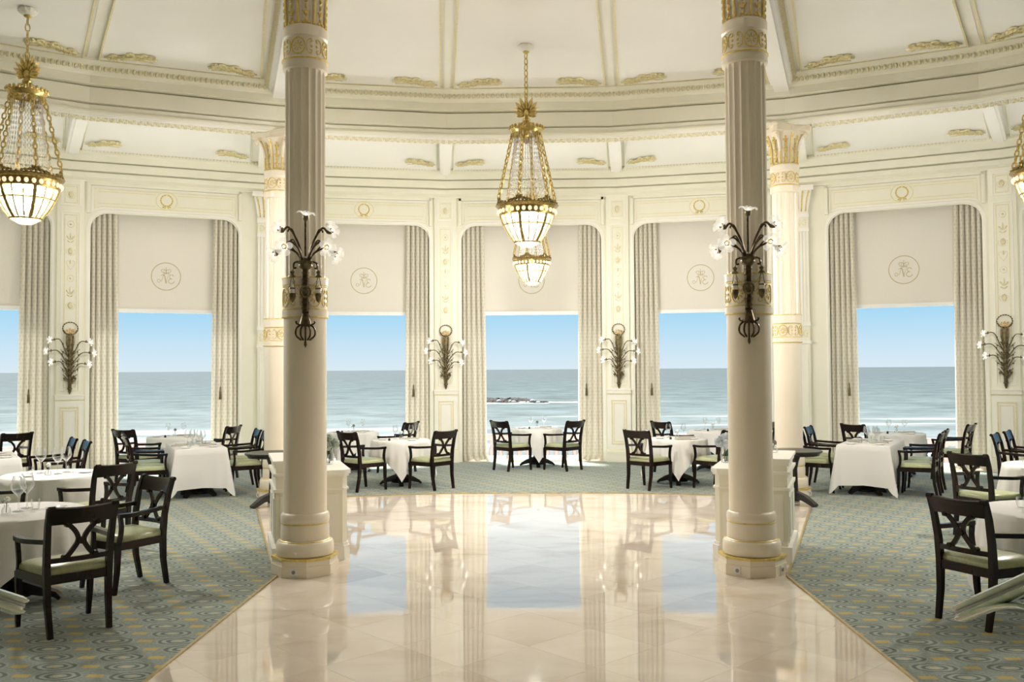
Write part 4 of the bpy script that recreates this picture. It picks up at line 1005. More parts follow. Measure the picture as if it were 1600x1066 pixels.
    for i in range(6):
        a = 2 * pi * i / 6 + 0.26; o_ = Vector((cos(a), sin(a), 0)); tn = Vector((-sin(a), cos(a), 0))
        for m_, (dx, dz, w_, h_) in enumerate(((0, 0.075, 0.022, 0.05), (-0.05, 0.06, 0.04, 0.02), (0.05, 0.06, 0.04, 0.02), (-0.10, 0.05, 0.035, 0.018), (0.10, 0.05, 0.035, 0.018), (-0.03, 0.09, 0.02, 0.02), (0.03, 0.09, 0.02, 0.02), (-0.14, 0.045, 0.02, 0.014), (0.14, 0.045, 0.02, 0.014))):
            for f in (-1, 1): lens(mb, o_ * (Rr * 0.97 - abs(dx) * k * 0.12) + tn * dx * k + Vector((0, 0, zr + dz * k)), tn, (0, 0, 1), o_ * f, w_ * k, h_ * k, 0.014 * k, 6)
    rim = mb.build('rim', 'rim_brass', c, 40)
    mb = MB(); nj = 30
    for i in range(nj):
        a = 2 * pi * i / nj; mb.ell((Rr * 0.955 * cos(a), Rr * 0.955 * sin(a), zr - 0.068 * k), (0.025 * k, 0.025 * k, 0.031 * k), 8, 5)
    mb.build('jewel', 'jewel_glass', rim, 60)
    mb = MB(); mb.lathe([(0.001, zr - 0.075 * k), (Rr * 0.5, zr - 0.07 * k), (Rr * 0.74, zr - 0.05 * k), (Rr * 0.74, zr - 0.045 * k), (0.001, zr - 0.06 * k)], 24, caps=False); mb.build('uplight_blocker', 'cream_light', c, 40)  # unseen disc added to keep the bulb's direct light off the ceiling
    # lit glass bowl and its brass ribs
    bp = [(0.90, -0.12), (0.83, -0.20), (0.73, -0.28), (0.60, -0.37), (0.44, -0.455), (0.40, -0.465)]
    mb = MB(); mb.lathe([(Rr * r, zr + z * k) for r, z in bp] + [(Rr * 0.36, zr - 0.485 * k), (Rr * 0.2, zr - 0.52 * k), (0.001, zr - 0.53 * k)], 30, caps=False)
    mb.build('glass_bowl', 'bowl_glass', c, 50)
    mb = MB()
    for i in range(18):
        a = 2 * pi * i / 18 + 0.26; w_ = 0.019 if i % 3 == 0 else 0.007
        mb.bar([((Rr * r + 0.004) * cos(a), (Rr * r + 0.004) * sin(a), zr + z * k) for r, z in bp], w_ * 2 * k, 0.010 * k, (-sin(a), cos(a), 0))
    for r, z, t_ in ((0.78, -0.24, 0.008), (0.415, -0.46, 0.012)): mb.tube([((Rr * r + 0.006) * cos(2 * pi * i / 30), (Rr * r + 0.006) * sin(2 * pi * i / 30), zr + z * k) for i in range(30)], t_ * k, 5, closed=True)
    mb.build('bowl_rib', 'rim_brass', c, 40)
    spot(c, zr - 0.25 * k, 0, LAMP_W * k * k, 0.13 * k, (1, 0.985, 0.965), 'lamp_light_offscreen' if loc[0] > 5 else 'lamp_light')   # the flower-side lamp hangs just past the frame edge
    return c
chandelier((-0.03, 11.86), 'large gilt chandelier over the marble before the central window')
chandelier((-5.86, 10.4), 'large gilt chandelier over the round tables on the foliage side', drop=2.55)
chandelier((5.92, 10.4), 'large gilt chandelier over the round tables on the flower side', drop=2.6)
chandelier((0.02, 15.0), 'small gilt chandelier hanging low between ring beam and central window', sc=0.80, drop=3.29, zc=6.57)

def column_sconce(loc, rz, label):
    """origin on the column face; local -y to the room"""
    e = empty('column_sconce', loc, rz); tag(e, label, 'wall lamp', 'bronze flower sconces on the near columns')
    B = 'dark_bronze'
    mb = MB(); mb.tube([(0, -0.045, 0.02), (0, -0.05, 0.20), (0, -0.05, 0.42)], [0.026, 0.03, 0.034], 10)
    for i in range(7): ringp_l(mb, 0.035, -0.05, 0.05 + i * 0.055, 0.006)
    mb.lathe([(0.03, 0.0), (0.045, -0.05), (0.06, -0.10), (0.03, -0.12)], 10, 0, -0.045); mb.box(-0.03, 0.03, -0.03, 0.02, 0.0, 0.36)
    st = mb.build('stem', B, e, 50)
    mb = MB(); mb.tube([(0.045 * cos(2 * pi * i / 14), -0.09, 0.20 + 0.05 * sin(2 * pi * i / 14)) for i in range(14)], 0.010, 5, closed=True); mb.ell((0, -0.088, 0.20), (0.03, 0.012, 0.035), 8, 5); mb.build('rosette', 'old_bronze', st, 50)
    mb = MB()   # acanthus tail
    for s in (-1, -0.5, 0, 0.5, 1):
        mb.tube(crom([(0, -0.05, -0.08), (s * 0.075, -0.06, -0.13), (s * 0.085, -0.05, -0.20), (s * 0.035, -0.05, -0.25 if s else -0.29)], 5), [0.009] * 15 + [0.006], 5)
    for s in (-1, 1): mb.tube(crom([(s * 0.02, -0.05, -0.07), (s * 0.06, -0.06, -0.10), (s * 0.085, -0.06, -0.085), (s * 0.08, -0.06, -0.07)], 5), 0.008, 5)
    mb.lathe([(0.0, -0.32), (0.014, -0.29), (0.01, -0.26), (0.0, -0.25)], 8, 0, -0.05); mb.build('leaf_tail', B, e, 60)
    mb = MB()   # shell
    for i in range(7):
        a = rad(30 + 20 * i); d = Vector((cos(a), 0, sin(a))); lens(mb, Vector((0, -0.085, 0.44)) + d * 0.045, d, Vector((-sin(a), 0, cos(a))), (0, -1, 0), 0.05, 0.016, 0.022, 6)
    mb.lathe([(0.02, 0.40), (0.06, 0.43), (0.065, 0.45), (0.03, 0.5)], 12, 0, -0.055); mb.build('shell', 'old_bronze', e, 50)
    heads = [((-0.00, -0.10, 0.86), (0.12, -0.35, 1.0)), ((-0.20, -0.20, 0.74), (-0.6, -0.6, 0.35)), ((0.20, -0.20, 0.74), (0.65, -0.6, 0.25)),
             ((-0.24, -0.22, 0.55), (-0.75, -0.5, -0.5)), ((0.24, -0.22, 0.55), (0.75, -0.5, -0.5)), ((-0.17, -0.30, 0.60), (-0.3, -0.9, -0.35)), ((0.17, -0.30, 0.60), (0.35, -0.9, -0.35))]
    for i, (p, ax) in enumerate(heads):
        s = 1 if p[0] > 0 else -1
        mid = (p[0] * 0.35, (p[1] - 0.06) / 2 - 0.02, (0.46 + p[2]) / 2 + (0.05 if i else 0))
        hi = (p[0] * 0.75, p[1] * 0.85, p[2] + (0.04 if i else -0.08))
        pa = crom([(p[0] * 0.05, -0.06, 0.46), mid, hi, p], 6) if i else [(0, -0.06, 0.46), (0, -0.08, 0.65), p]
        mb = MB(); mb.tube(pa, 0.0105, 6)
        if i: mb.tube(crom([pa[len(pa) // 3], (pa[len(pa) // 2][0] + 0.01 * s, pa[len(pa) // 2][1], pa[len(pa) // 2][2] + 0.035), (pa[len(pa) // 2][0] + 0.04 * s, pa[len(pa) // 2][1], pa[len(pa) // 2][2] + 0.03), (pa[len(pa) // 2][0] + 0.045 * s, pa[len(pa) // 2][1], pa[len(pa) // 2][2] + 0.012)], 4), 0.007, 5)
        arm = mb.build('arm', B, e, 60)
        ax = Vector(ax).normalized(); P = Vector(p)
        mb = MB(); u = ax.orthogonal().normalized(); w = ax.cross(u)
        R_ = Matrix((u, w, ax)).transposed().to_4x4(); R_.translation = P; mb.M = R_
        mb.lathe([(0.010, -0.01), (0.024, 0.01), (0.03, 0.035), (0.026, 0.05), (0.0, 0.04)], 9); mb.build('calyx', 'old_bronze', arm, 50)
        mb = MB(); petals(mb, P + ax * 0.02, ax, 0.088, 5, 0.72, i); mb.build('glass_flower', 'petal_glass', arm, 60)
        mb = MB(); mb.ell(tuple(P + ax * 0.06), (0.011, 0.011, 0.011), 8, 5); mb.build('bulb', 'bulb', arm, 60)
    for s in (-1, 1):   # hanging lanterns
        mb = MB(); mb.tube(crom([(0, -0.06, 0.44), (s * 0.05, -0.08, 0.475), (s * 0.10, -0.09, 0.465), (s * 0.105, -0.09, 0.42), (s * 0.08, -0.09, 0.42)], 5), 0.009, 5); arm = mb.build('arm', B, e, 60)
        x = s * 0.118
        mb = MB(); mb.lathe([(0.0, 0.40), (0.022, 0.385), (0.012, 0.36), (0.035, 0.335), (0.0, 0.33)], 8, x, -0.095); mb.tube([(s * 0.105, -0.09, 0.43), (x, -0.095, 0.38)], 0.005, 4)
        for t in (-1, 1): mb.tube([(x + t * 0.008, -0.095, 0.335), (x + t * 0.026, -0.095, 0.23)], 0.0035, 4)
        mb.lathe([(0.028, 0.235), (0.030, 0.225), (0.026, 0.222)], 8, x, -0.095); mb.lathe([(0.03, 0.185), (0.03, 0.16), (0.02, 0.12), (0.0, 0.095)], 8, x, -0.095); mb.build('lantern', 'old_bronze', arm, 50)
        mb = MB(); mb.lathe([(0.024, 0.185), (0.026, 0.222), (0.01, 0.26), (0.0, 0.26)], 8, x, -0.095); mb.build('lantern_glass', 'lantern_glass', arm, 60)
        mb = MB()
        for sag, z0 in ((0.06, 0.33), (0.10, 0.30), (0.14, 0.24)):
            mb.tube([(x * t, -0.085, z0 * t + (1 - t) * 0.20 - sag * 4 * t * (1 - t) * 0.35) for t in [j / 8 for j in range(9)]], 0.0035, 4)
        mb.build('swag_chain', 'brass', arm)
    return e
def ringp_l(mb, R, y, z, r): mb.tube([(R * cos(2 * pi * i / 12), y + R * sin(2 * pi * i / 12), z) for i in range(12)], r, 4, closed=True)
def wall_sconce(az, label):
    e = empty('wall_sconce', ring_pt(az, R0, 0), -rad(az)); e.location = Vector(polar(az, R0 / C6 - 0.085, 1.50)); tag(e, label, 'wall lamp', 'seven branch sconces on the window piers')
    B = 'old_bronze'; H_ = 1.36
    mb = MB(); mb.tube([(0, -0.02, 0.0), (0, -0.035, 0.05), (0, -0.04, 0.22), (0, -0.045, 0.5), (0, -0.045, 0.95), (0, -0.03, 1.05)], [0.006, 0.03, 0.038, 0.028, 0.045, 0.055], 8)
    for z, r in ((0.10, 0.045), (0.27, 0.05), (0.45, 0.045), (0.62, 0.06), (0.80, 0.055)): mb.ell((0, -0.05, z), (r, r * 0.8, 0.025), 8, 5)
    for i in range(14):
        s_ = (-1) ** i; lens(mb, (s_ * 0.05, -0.06, 0.22 + i * 0.045), (0.55 * s_, 0, 0.83), (0.83, 0, -0.55 * s_), (0, -1, 0), 0.05, 0.016, 0.014); lens(mb, (s_ * 0.022, -0.075, 0.25 + i * 0.045), (0.4 * s_, 0, 0.9), (0.9, 0, -0.4 * s_), (0, -1, 0), 0.035, 0.014, 0.012)
    mb.box(-0.02, 0.02, -0.03, 0.02, 0.05, 1.0)
    mb.build('stem', B, e, 50)
    mb = MB(); mb.box(-0.065, 0.065, -0.09, 0.012, 1.05, 1.075)
    for x in (-0.055, -0.028, 0, 0.028, 0.055): mb.tube([(x, -0.06, 1.06), (x * 0.95, -0.07, 0.92), (x * 0.6, -0.06, 0.80), (x * 0.25, -0.05, 0.74)], [0.015, 0.017, 0.014, 0.006], 6)
    mb.build('torch_cup', B, e, 50)
    mb = MB(); mb.tube([(0.125 * cos(2 * pi * i / 28), -0.045, 1.20 + 0.115 * sin(2 * pi * i / 28)) for i in range(28)], 0.006, 5, closed=True)
    for i in range(18): a = 2 * pi * i / 18; mb.ell((0.125 * cos(a), -0.045, 1.20 + 0.115 * sin(a)), (0.013, 0.011, 0.013), 5, 4)
    for s in (-1, 1):
        mb.tube(crom([(0, -0.05, 1.08), (s * 0.05, -0.06, 1.10), (s * 0.09, -0.06, 1.13), (s * 0.11, -0.06, 1.17)], 5), 0.010, 5)
    mb.build('garland', B, e, 50)
    mb = MB()
    for i in range(5):
        a = rad(25 + 32.5 * i); d = Vector((cos(a), 0, sin(a))); lens(mb, Vector((0, -0.05, 1.10)) + d * 0.055, d, Vector((-sin(a), 0, cos(a))), (0, -1, 0), 0.055, 0.022, 0.03, 8)
    mb.build('glass_shade', 'amber_glass', e, 60)
    for n_, (z0, x1, z1) in enumerate(((0.62, 0.31, 0.98), (0.45, 0.37, 0.78), (0.30, 0.29, 0.58))):
        for s in (-1, 1):
            z1_ = z1 - (0.035 if s > 0 else 0)
            pa = crom([(s * 0.02, -0.05, z0 + 0.05), (s * 0.08, -0.10, z0 + 0.17), (s * x1 * 0.55, -0.15, z1_ - 0.02 + 0.03), (s * x1, -0.17, z1_)], 6)
            mb = MB(); mb.tube(pa, 0.009, 5)
            q = pa[9]; mb.ell((q[0], q[1], q[2] + 0.015), (0.012, 0.012, 0.02), 5, 4); q = pa[len(pa) - 3]; mb.lathe([(0.006, q[2] - 0.02), (0.016, q[2]), (0.006, q[2] + 0.03)], 6, q[0], q[1])
            mb.tube(crom([pa[2], (s * 0.12, -0.09, z0 + 0.16), (s * 0.16, -0.09, z0 + 0.20)], 4), 0.006, 4); mb.ell((s * 0.12, -0.09, z0 + 0.15), (0.016, 0.016, 0.016), 5, 4)
            arm = mb.build('arm', B, e, 50)
            ax = Vector((s * 0.75, -0.55, 0.1)); P = Vector(pa[-1])
            mb = MB(); petals(mb, P, ax, 0.064, 5, 0.9, n_ + (s > 0) * 3); mb.build('glass_flower', 'petal_glass', arm, 60)
            mb = MB(); mb.ell(tuple(P + ax.normalized() * 0.035), (0.010, 0.010, 0.010), 6, 4); mb.build('bulb', 'bulb', arm, 60)
    for s in (-1, 1):
        mb = MB(); mb.tube(crom([(s * 0.02, -0.05, 0.20), (s * 0.06, -0.07, 0.30), (s * 0.12, -0.07, 0.36)], 5), 0.007, 5); mb.ell((s * 0.085, -0.07, 0.285), (0.026, 0.018, 0.026), 8, 5); mb.build('bud', B, e, 50)
    return e
column_sconce((-2.13 + 0.052, 8.62 - 0.196, 2.43), rad(14), 'bronze flower sconce with hanging lanterns on the column with one socket')
column_sconce((2.075 - 0.043, 8.62 - 0.198, 2.43), rad(-12), 'bronze flower sconce with hanging lanterns on the column with two sockets')
wall_sconce(-6, 'bronze branch sconce between the central window and the first foliage-side window')
wall_sconce(6, 'bronze branch sconce between the central window and the first flower-side window')
wall_sconce(-30, 'bronze branch sconce between the second and third windows on the foliage side')
wall_sconce(30, 'bronze branch sconce between the second and third windows on the flower side')
# ================================================================== FURNITURE
def make_chair():
    e = empty('armchair')
    WD = 'dark_wood'
    for s in (-1, 1):
        mb = MB()   # rear leg running up into the back post
        mb.bar([(s * 0.205, -0.275, 0.0), (s * 0.213, -0.235, 0.22), (s * 0.218, -0.225, 0.44), (s * 0.222, -0.24, 0.62), (s * 0.228, -0.275, 0.80), (s * 0.232, -0.315, 0.925)], [0.036, 0.04, 0.045, 0.042, 0.04, 0.036], [0.034, 0.042, 0.05, 0.042, 0.036, 0.03], (1, 0, 0))
        mb.tube([(s * 0.222 - 0.02, -0.325, 0.925), (s * 0.222 + 0.026, -0.325, 0.925)], 0.02, 8); mb.build('back_leg', WD, e, 40)
        mb = MB()
        mb.bar([(s * 0.255, 0.255, 0.0), (s * 0.258, 0.235, 0.2), (s * 0.262, 0.23, 0.42)], [0.03, 0.038, 0.044], [0.03, 0.038, 0.044], (1, 0, 0)); mb.build('front_leg', WD, e, 40)
        mb = MB()
        mb.bar(crom([(s * 0.262, 0.23, 0.40), (s * 0.266, 0.208, 0.50), (s * 0.272, 0.206, 0.58), (s * 0.275, 0.218, 0.655)], 3), 0.03, 0.032, (1, 0, 0)); mb.build('arm_support', WD, e, 40)
        mb = MB()
        mb.bar(crom([(s * 0.222, -0.25, 0.685), (s * 0.25, -0.10, 0.675), (s * 0.278, 0.08, 0.665), (s * 0.278, 0.235, 0.668)], 3), [0.03, 0.032, 0.036, 0.04, 0.044, 0.046, 0.048, 0.05, 0.05, 0.044], [0.034] * 10, (1, 0, 0)); mb.build('arm', WD, e, 40)
    mb = MB()   # seat frame, bowed in front
    mb.prism([(-0.235, -0.245), (0.235, -0.245), (0.285, 0.215), (0.20, 0.255), (0.0, 0.27), (-0.20, 0.255), (-0.285, 0.215)], 0.375, 0.44); mb.build('seat_frame', WD, e)
    mb = MB(); vs = []; fs = []; n_ = 8   # domed cushion
    rows = [(1.0, 0.435), (1.0, 0.462), (0.97, 0.482), (0.88, 0.497), (0.6, 0.507), (0.25, 0.512)]
    out = [(-0.222, -0.222), (0, -0.226), (0.222, -0.222), (0.25, 0.0), (0.268, 0.205), (0.19, 0.245), (0, 0.258), (-0.19, 0.245), (-0.268, 0.205), (-0.25, 0.0)]
    m_ = len(out)
    for f, z in rows: vs += [(x * f, (y - 0.01) * f + 0.01, z) for x, y in out]
    for j in range(len(rows) - 1): fs += [(j * m_ + i, j * m_ + (i + 1) % m_, (j + 1) * m_ + (i + 1) % m_, (j + 1) * m_ + i) for i in range(m_)]
    fs.append(tuple((len(rows) - 1) * m_ + i for i in range(m_))); mb.add(vs, fs); mb.build('seat', 'leather', e, 70)
    bow = lambda x: -0.03 * (1 - (x / 0.23) ** 2)
    mb = MB(); xs = [-0.23 + 0.46 * i / 8 for i in range(9)]   # top rail
    yb = lambda z: -0.275 - 0.32 * (z - 0.80)
    vs = []; fs = []
    for x in xs:
        c = 0.012 * (1 - (x / 0.23) ** 2)
        for z, dy in ((0.805, 0.014), (0.925 - c, 0.014), (0.938 - c, 0.004), (0.930 - c, -0.02), (0.805, -0.014)): vs.append((x, yb(z) + bow(x) + dy, z))
    for i in range(8):
        for j in range(5): q = (j + 1) % 5; fs.append((i * 5 + j, i * 5 + q, i * 5 + 5 + q, i * 5 + 5 + j))
    fs += [(4, 3, 2, 1, 0), tuple(40 + j for j in range(5))]; mb.add(vs, fs); mb.build('top_rail', WD, e, 40)
    mb = MB(); mb.bar([(x, -0.236 + bow(x), 0.545) for x in xs], 0.036, 0.022, (0, 0, 1)); mb.build('lower_rail', WD, e, 40)
    mb = MB()   # double curved splat
    for s in (-1, 1):
        pp = crom([(s * 0.105, -0.235 - 0.012, 0.552), (s * 0.062, -0.247, 0.60), (s * 0.020, -0.262, 0.675), (s * 0.045, -0.28, 0.745), (s * 0.105, -0.29, 0.812)], 4)
        mb.bar([(x, y - 0.012, z) for x, y, z in pp], 0.034, 0.018, (1, 0, 0))
        mb.tube([(s * 0.108, -0.275, 0.565), (s * 0.108, -0.235, 0.565)], 0.02, 7); mb.tube([(s * 0.108, -0.32, 0.80), (s * 0.108, -0.28, 0.80)], 0.018, 7)
    sp_ = mb.build('splat', WD, e, 50)
    mb = MB(); mb.tube([(0, -0.292, 0.675), (0, -0.255, 0.675)], 0.026, 10); mb.build('rosette', WD, sp_, 50)
    return e
CHAIR = make_chair(); tag(CHAIR, 'x', 'chair'); index_children()
used = [False]
def chair(x, y, yaw_, label, group='dark wood armchairs at the tables'):
    if not used[0]:
        used[0] = True; CHAIR.location = (x, y, 0.006); CHAIR.rotation_euler.z = -rad(yaw_); CHAIR['label'] = label; CHAIR['group'] = group; return CHAIR
    return dup(CHAIR, (x, y, 0.006), -rad(yaw_), label, group)

ZTAB = 0.745
def pedestal(mb, r=0.33):
    mb.lathe([(0.09, 0.08), (0.10, 0.11), (0.07, 0.14), (0.085, 0.18), (0.06, 0.24), (0.055, 0.55), (0.075, 0.62), (0.10, 0.68), (0.10, 0.715)], 14)
    mb.lathe([(0.16, 0.04), (0.17, 0.075), (0.12, 0.095), (0.09, 0.10)], 14)
    for i in range(4):
        a = pi / 4 + pi / 2 * i; d = Vector((cos(a), sin(a), 0))
        mb.bar([tuple(d * 0.06 + Vector((0, 0, 0.12))), tuple(d * 0.2 + Vector((0, 0, 0.09))), tuple(d * (r - 0.04) + Vector((0, 0, 0.05))), tuple(d * r + Vector((0, 0, 0.015)))], [0.09, 0.085, 0.07, 0.075], [0.12, 0.08, 0.045, 0.03], (-sin(a), cos(a), 0))
def round_cloth(rt_, hs, seed=0):
    rnd = random.Random(seed); mb = MB(); n_ = 96; rows = 9; zt_ = ZTAB + 0.002
    vs = [(0, 0, zt_)]; fs = []
    vs += [(rt_ * 0.97 * cos(2 * pi * i / n_), rt_ * 0.97 * sin(2 * pi * i / n_), zt_) for i in range(n_)]
    for j in range(rows + 1):
        t = j / rows
        for i in range(n_):
            a = 2 * pi * i / n_; L = max(0.12, hs / max(abs(cos(a)), abs(sin(a))) - rt_); L = min(L, ZTAB - 0.02)
            corner = max(0.0, abs(sin(2 * a))) ** 3
            fold = 0.030 * sin(4 * a + pi / 2) * -1 + 0.021 * sin(16 * a + seed) + 0.011 * sin(28 * a + 2 * seed)
            r = rt_ + 0.006 + t * (0.02 + 0.05 * corner) + t * fold
            z = zt_ - 0.012 - L * t
            vs.append((r * cos(a), r * sin(a), max(z, 0.02)))
    fs += [(0, 1 + i, 1 + (i + 1) % n_) for i in range(n_)]
    for j in range(rows + 1):
        o0 = 1 + j * n_; fs += [(o0 + i, o0 + n_ + i, o0 + n_ + (i + 1) % n_, o0 + (i + 1) % n_) for i in range(n_)]
    mb.add(vs, [f[::-1] for f in fs] if False else fs)
    return mb.mesh('tablecloth', 'linen', 60)
def rect_cloth(hw, hl, drop, seed=0):
    mb = MB(); zt_ = ZTAB + 0.002; per = []; n1, n2, nc = 8, 12, 6; rc = 0.03
    def side(p, q, n_): return [(p[0] + (q[0] - p[0]) * i / n_, p[1] + (q[1] - p[1]) * i / n_) for i in range(n_)]
    cs = [(hw - rc, -hl + rc, -pi / 2), (hw - rc, hl - rc, 0), (-hw + rc, hl - rc, pi / 2), (-hw + rc, -hl + rc, pi)]
    pts = []
    for i, (cx, cy, a0) in enumerate(cs):
        arc_ = [(cx + rc * cos(a0 + pi / 2 * k / nc), cy + rc * sin(a0 + pi / 2 * k / nc), cos(a0 + pi / 2 * k / nc), sin(a0 + pi / 2 * k / nc), 1 - abs(k / nc - 0.5) * 2) for k in range(nc + 1)]
        pts += arc_
        nx_, ny_, _ = cs[(i + 1) % 4]; p = arc_[-1]; q = (nx_ + rc * cos(a0 + pi / 2), ny_ + rc * sin(a0 + pi / 2)); N = 8 if i % 2 else 12
        for k in range(1, N): t = k / N; pts.append((p[0] + (q[0] - p[0]) * t, p[1] + (q[1] - p[1]) * t, p[2], p[3], -min(t, 1 - t) * 2))
    n_ = len(pts); rows = 7; vs = [(0, 0, zt_)] + [(x * 0.98, y * 0.98, zt_) for x, y, *_ in pts]; fs = [(0, 1 + i, 1 + (i + 1) % n_) for i in range(n_)]
    for j in range(rows + 1):
        t = j / rows
        for i, (x, y, nx_, ny_, c) in enumerate(pts):
            fl = t * ((0.05 + 0.10 * c) if c > 0 else (0.045 - 0.03 * min(1, -c))) + 0.004 + t * 0.012 * sin(i * 1.7 + seed)
            L = drop + (0.13 * max(0, c) + 0.02 * (1 + min(0, c)))
            vs.append((x + nx_ * fl, y + ny_ * fl, max(0.02, zt_ - 0.012 - L * t)))
    for j in range(rows + 1):
        o0 = 1 + j * n_; fs += [(o0 + i, o0 + n_ + i, o0 + n_ + (i + 1) % n_, o0 + (i + 1) % n_) for i in range(n_)]
    mb.add(vs, fs); return mb.mesh('tablecloth', 'linen', 60)
def lath(name, prof, mat, n_=14, sm=60): mb = MB(); mb.lathe(prof, n_, caps=False); return mb.mesh(name, mat, sm)
PLATE = lath('side_plate', [(0.001, 0.004), (0.045, 0.004), (0.06, 0.012), (0.082, 0.017), (0.084, 0.014), (0.06, 0.006), (0.046, 0.0), (0.001, 0.0)], 'china', 24)
GOB = lath('wine_glass', [(0.001, 0.003), (0.036, 0.001), (0.034, 0.004), (0.006, 0.010), (0.004, 0.03), (0.004, 0.095), (0.012, 0.103), (0.040, 0.135), (0.046, 0.155), (0.040, 0.19), (0.031, 0.228)], 'clear_glass', 16)
TUM = lath('water_glass', [(0.001, 0.004), (0.03, 0.002), (0.036, 0.05), (0.034, 0.085)], 'clear_glass', 14)
POT = lath('salt_pot', [(0.001, 0.045), (0.012, 0.042), (0.016, 0.03), (0.02, 0.012), (0.015, 0.0), (0.001, 0.0)], 'black_wood', 10)
def napkin_mesh(mat):
    mb = MB(); mb.box(-0.12, 0.12, -0.07, 0.07, 0.0, 0.012); mb.box(-0.118, 0.118, -0.066, 0.068, 0.012, 0.022); mb.hexa([(-0.119, -0.069, 0.022), (0.119, -0.069, 0.022), (0.117, 0.064, 0.022), (-0.117, 0.064, 0.022)], [(-0.116, -0.066, 0.03), (0.116, -0.066, 0.03), (0.113, 0.05, 0.028), (-0.113, 0.05, 0.028)])
    return mb.mesh('napkin', mat)
NAP = napkin_mesh('napkin')
BV = lath('vase', [(0.001, 0.002), (0.03, 0.0), (0.036, 0.02), (0.03, 0.045), (0.016, 0.06), (0.018, 0.075)], 'clear_glass', 14)
def bloom_mesh(mat, R, n_, seed):
    rnd = random.Random(seed); mb = MB()
    for i in range(n_):
        z = 1 - 2 * (i + 0.5) / n_; a = i * 2.4; r = math.sqrt(1 - z * z); d = Vector((r * cos(a), r * sin(a), z)); u = d.orthogonal().normalized(); w = d.cross(u)
        lens(mb, d * R * 0.62, u, w, d, R * 0.42, R * 0.42, R * rnd.uniform(0.25, 0.42), 6)
    return mb.mesh('bloom', mat, 50)
BL_W = bloom_mesh('petal', 0.028, 18, 1); BL_D = bloom_mesh('petal_dark', 0.026, 18, 2)
def leaf_tuft(R, n_, seed):
    rnd = random.Random(seed); mb = MB()
    for i in range(n_):
        a = rnd.uniform(0, 2 * pi); el = rnd.uniform(-0.3, 0.9); d = Vector((cos(a) * cos(el), sin(a) * cos(el), sin(el))); u = d; w = d.cross(Vector((0, 0, 1))).normalized()
        lens(mb, d * R * 0.8, u, w, u.cross(w), R * 0.42, R * 0.2, 0.004, 6)
    return mb.mesh('foliage', 'leaf')
TUFT = leaf_tuft(0.04, 8, 5)
def bud_vase(x, y, z, dark, where):
    e = empty('bud_vase', (x, y, z)); tag(e, '%s bloom vase on %s' % ('dark' if dark else 'white', where), 'vase', 'bud vases on the tables')
    place(BV, 'vase', e); o = place(BL_D if dark else BL_W, 'bloom', e); o.location = (0.006, 0, 0.115)
    mb = MB(); mb.tube([(0, 0, 0.01), (0.004, 0, 0.10)], 0.003, 5); mb.build('stem', 'leaf', e); o = place(TUFT, 'foliage', e); o.location = (-0.008, 0.0, 0.09); o.scale = (0.7, 0.7, 0.7)
def item(me, name, x, y, z, rz, label, cat, group):
    o = place(me, name, None, (x, y, z), rz); tag(o, label, cat, group); return o
def setting(cx, cy, rz, items, where, dark=False):
    z = ZTAB + 0.0015; c_, s_ = cos(rz), sin(rz)
    for kind, lx, ly, a in items:
        x, y = cx + lx * c_ - ly * s_, cy + lx * s_ + ly * c_
        if kind == 'P': item(PLATE, 'side_plate', x, y, z, a, 'white side plate on ' + where, 'plate', 'plates on the tables')
        elif kind == 'B': item(GOB, 'wine_glass', x, y, z, a, 'tall stemmed wine glass on ' + where, 'glass', 'wine glasses on the tables').scale = (1.3, 1.3, 1.3)
        elif kind == 'G': item(GOB, 'wine_glass', x, y, z, a, 'stemmed wine glass on ' + where, 'glass', 'wine glasses on the tables')
        elif kind == 'W': item(TUM, 'water_glass', x, y, z, a, 'low water glass on ' + where, 'glass', 'water glasses on the tables')
        elif kind == 'N': item(NAP, 'napkin', x, y, z, a, 'folded taupe napkin on ' + where, 'napkin', 'napkins on the tables')
        elif kind == 'S': item(POT, 'salt_pot', x, y, z, a, 'tiny dark salt pot on ' + where, 'salt pot', 'salt pots on the tables')
        elif kind == 'V': bud_vase(x, y, z, dark, where)
FAR = [('P', -0.3, -0.05, 0), ('P', 0.22, -0.22, 0), ('N', 0.17, 0.05, 0.05), ('S', -0.15, -0.25, 0), ('V', 0.0, 0.05, 0), ('G', -0.12, 0.2, 0), ('G', 0.14, 0.25, 0)]
NEARS = [('P', -0.22, -0.25, 0), ('P', 0.33, 0.02, 0), ('B', -0.16, 0.10, 0), ('B', 0.10, 0.13, 0), ('B', 0.05, -0.04, 0), ('V', -0.03, -0.13, 0), ('W', 0.17, 0.05, 0), ('W', -0.26, 0.05, 0)]
def round_table(x, y, r, hs, rz, where, items, seed, dark=False, srz=0.0):
    e = empty('round_table', (x, y, 0.006), rz); tag(e, 'dark pedestal of ' + where, 'table', 'small round tables')
    mb = MB(); mb.lathe([(0.001, ZTAB), (r - 0.05, ZTAB), (r - 0.03, ZTAB - 0.006), (r - 0.035, ZTAB - 0.03), (0.001, ZTAB - 0.035)], 40, caps=False); mb.v = [(a, b, c - 0.006) for a, b, c in mb.v]; mb.build('tabletop', 'dark_wood', e, 40)
    mb = MB(); pedestal(mb, 0.34 if r < 0.5 else 0.40); mb.build('pedestal', 'black_wood', e, 40)
    t = place(round_cloth(r + 0.006, hs, seed), 'tablecloth', None, (x, y, 0.0), rz); tag(t, 'white cloth over ' + where, 'tablecloth', 'white cloths on round tables')
    setting(x, y, srz, items, where, dark)
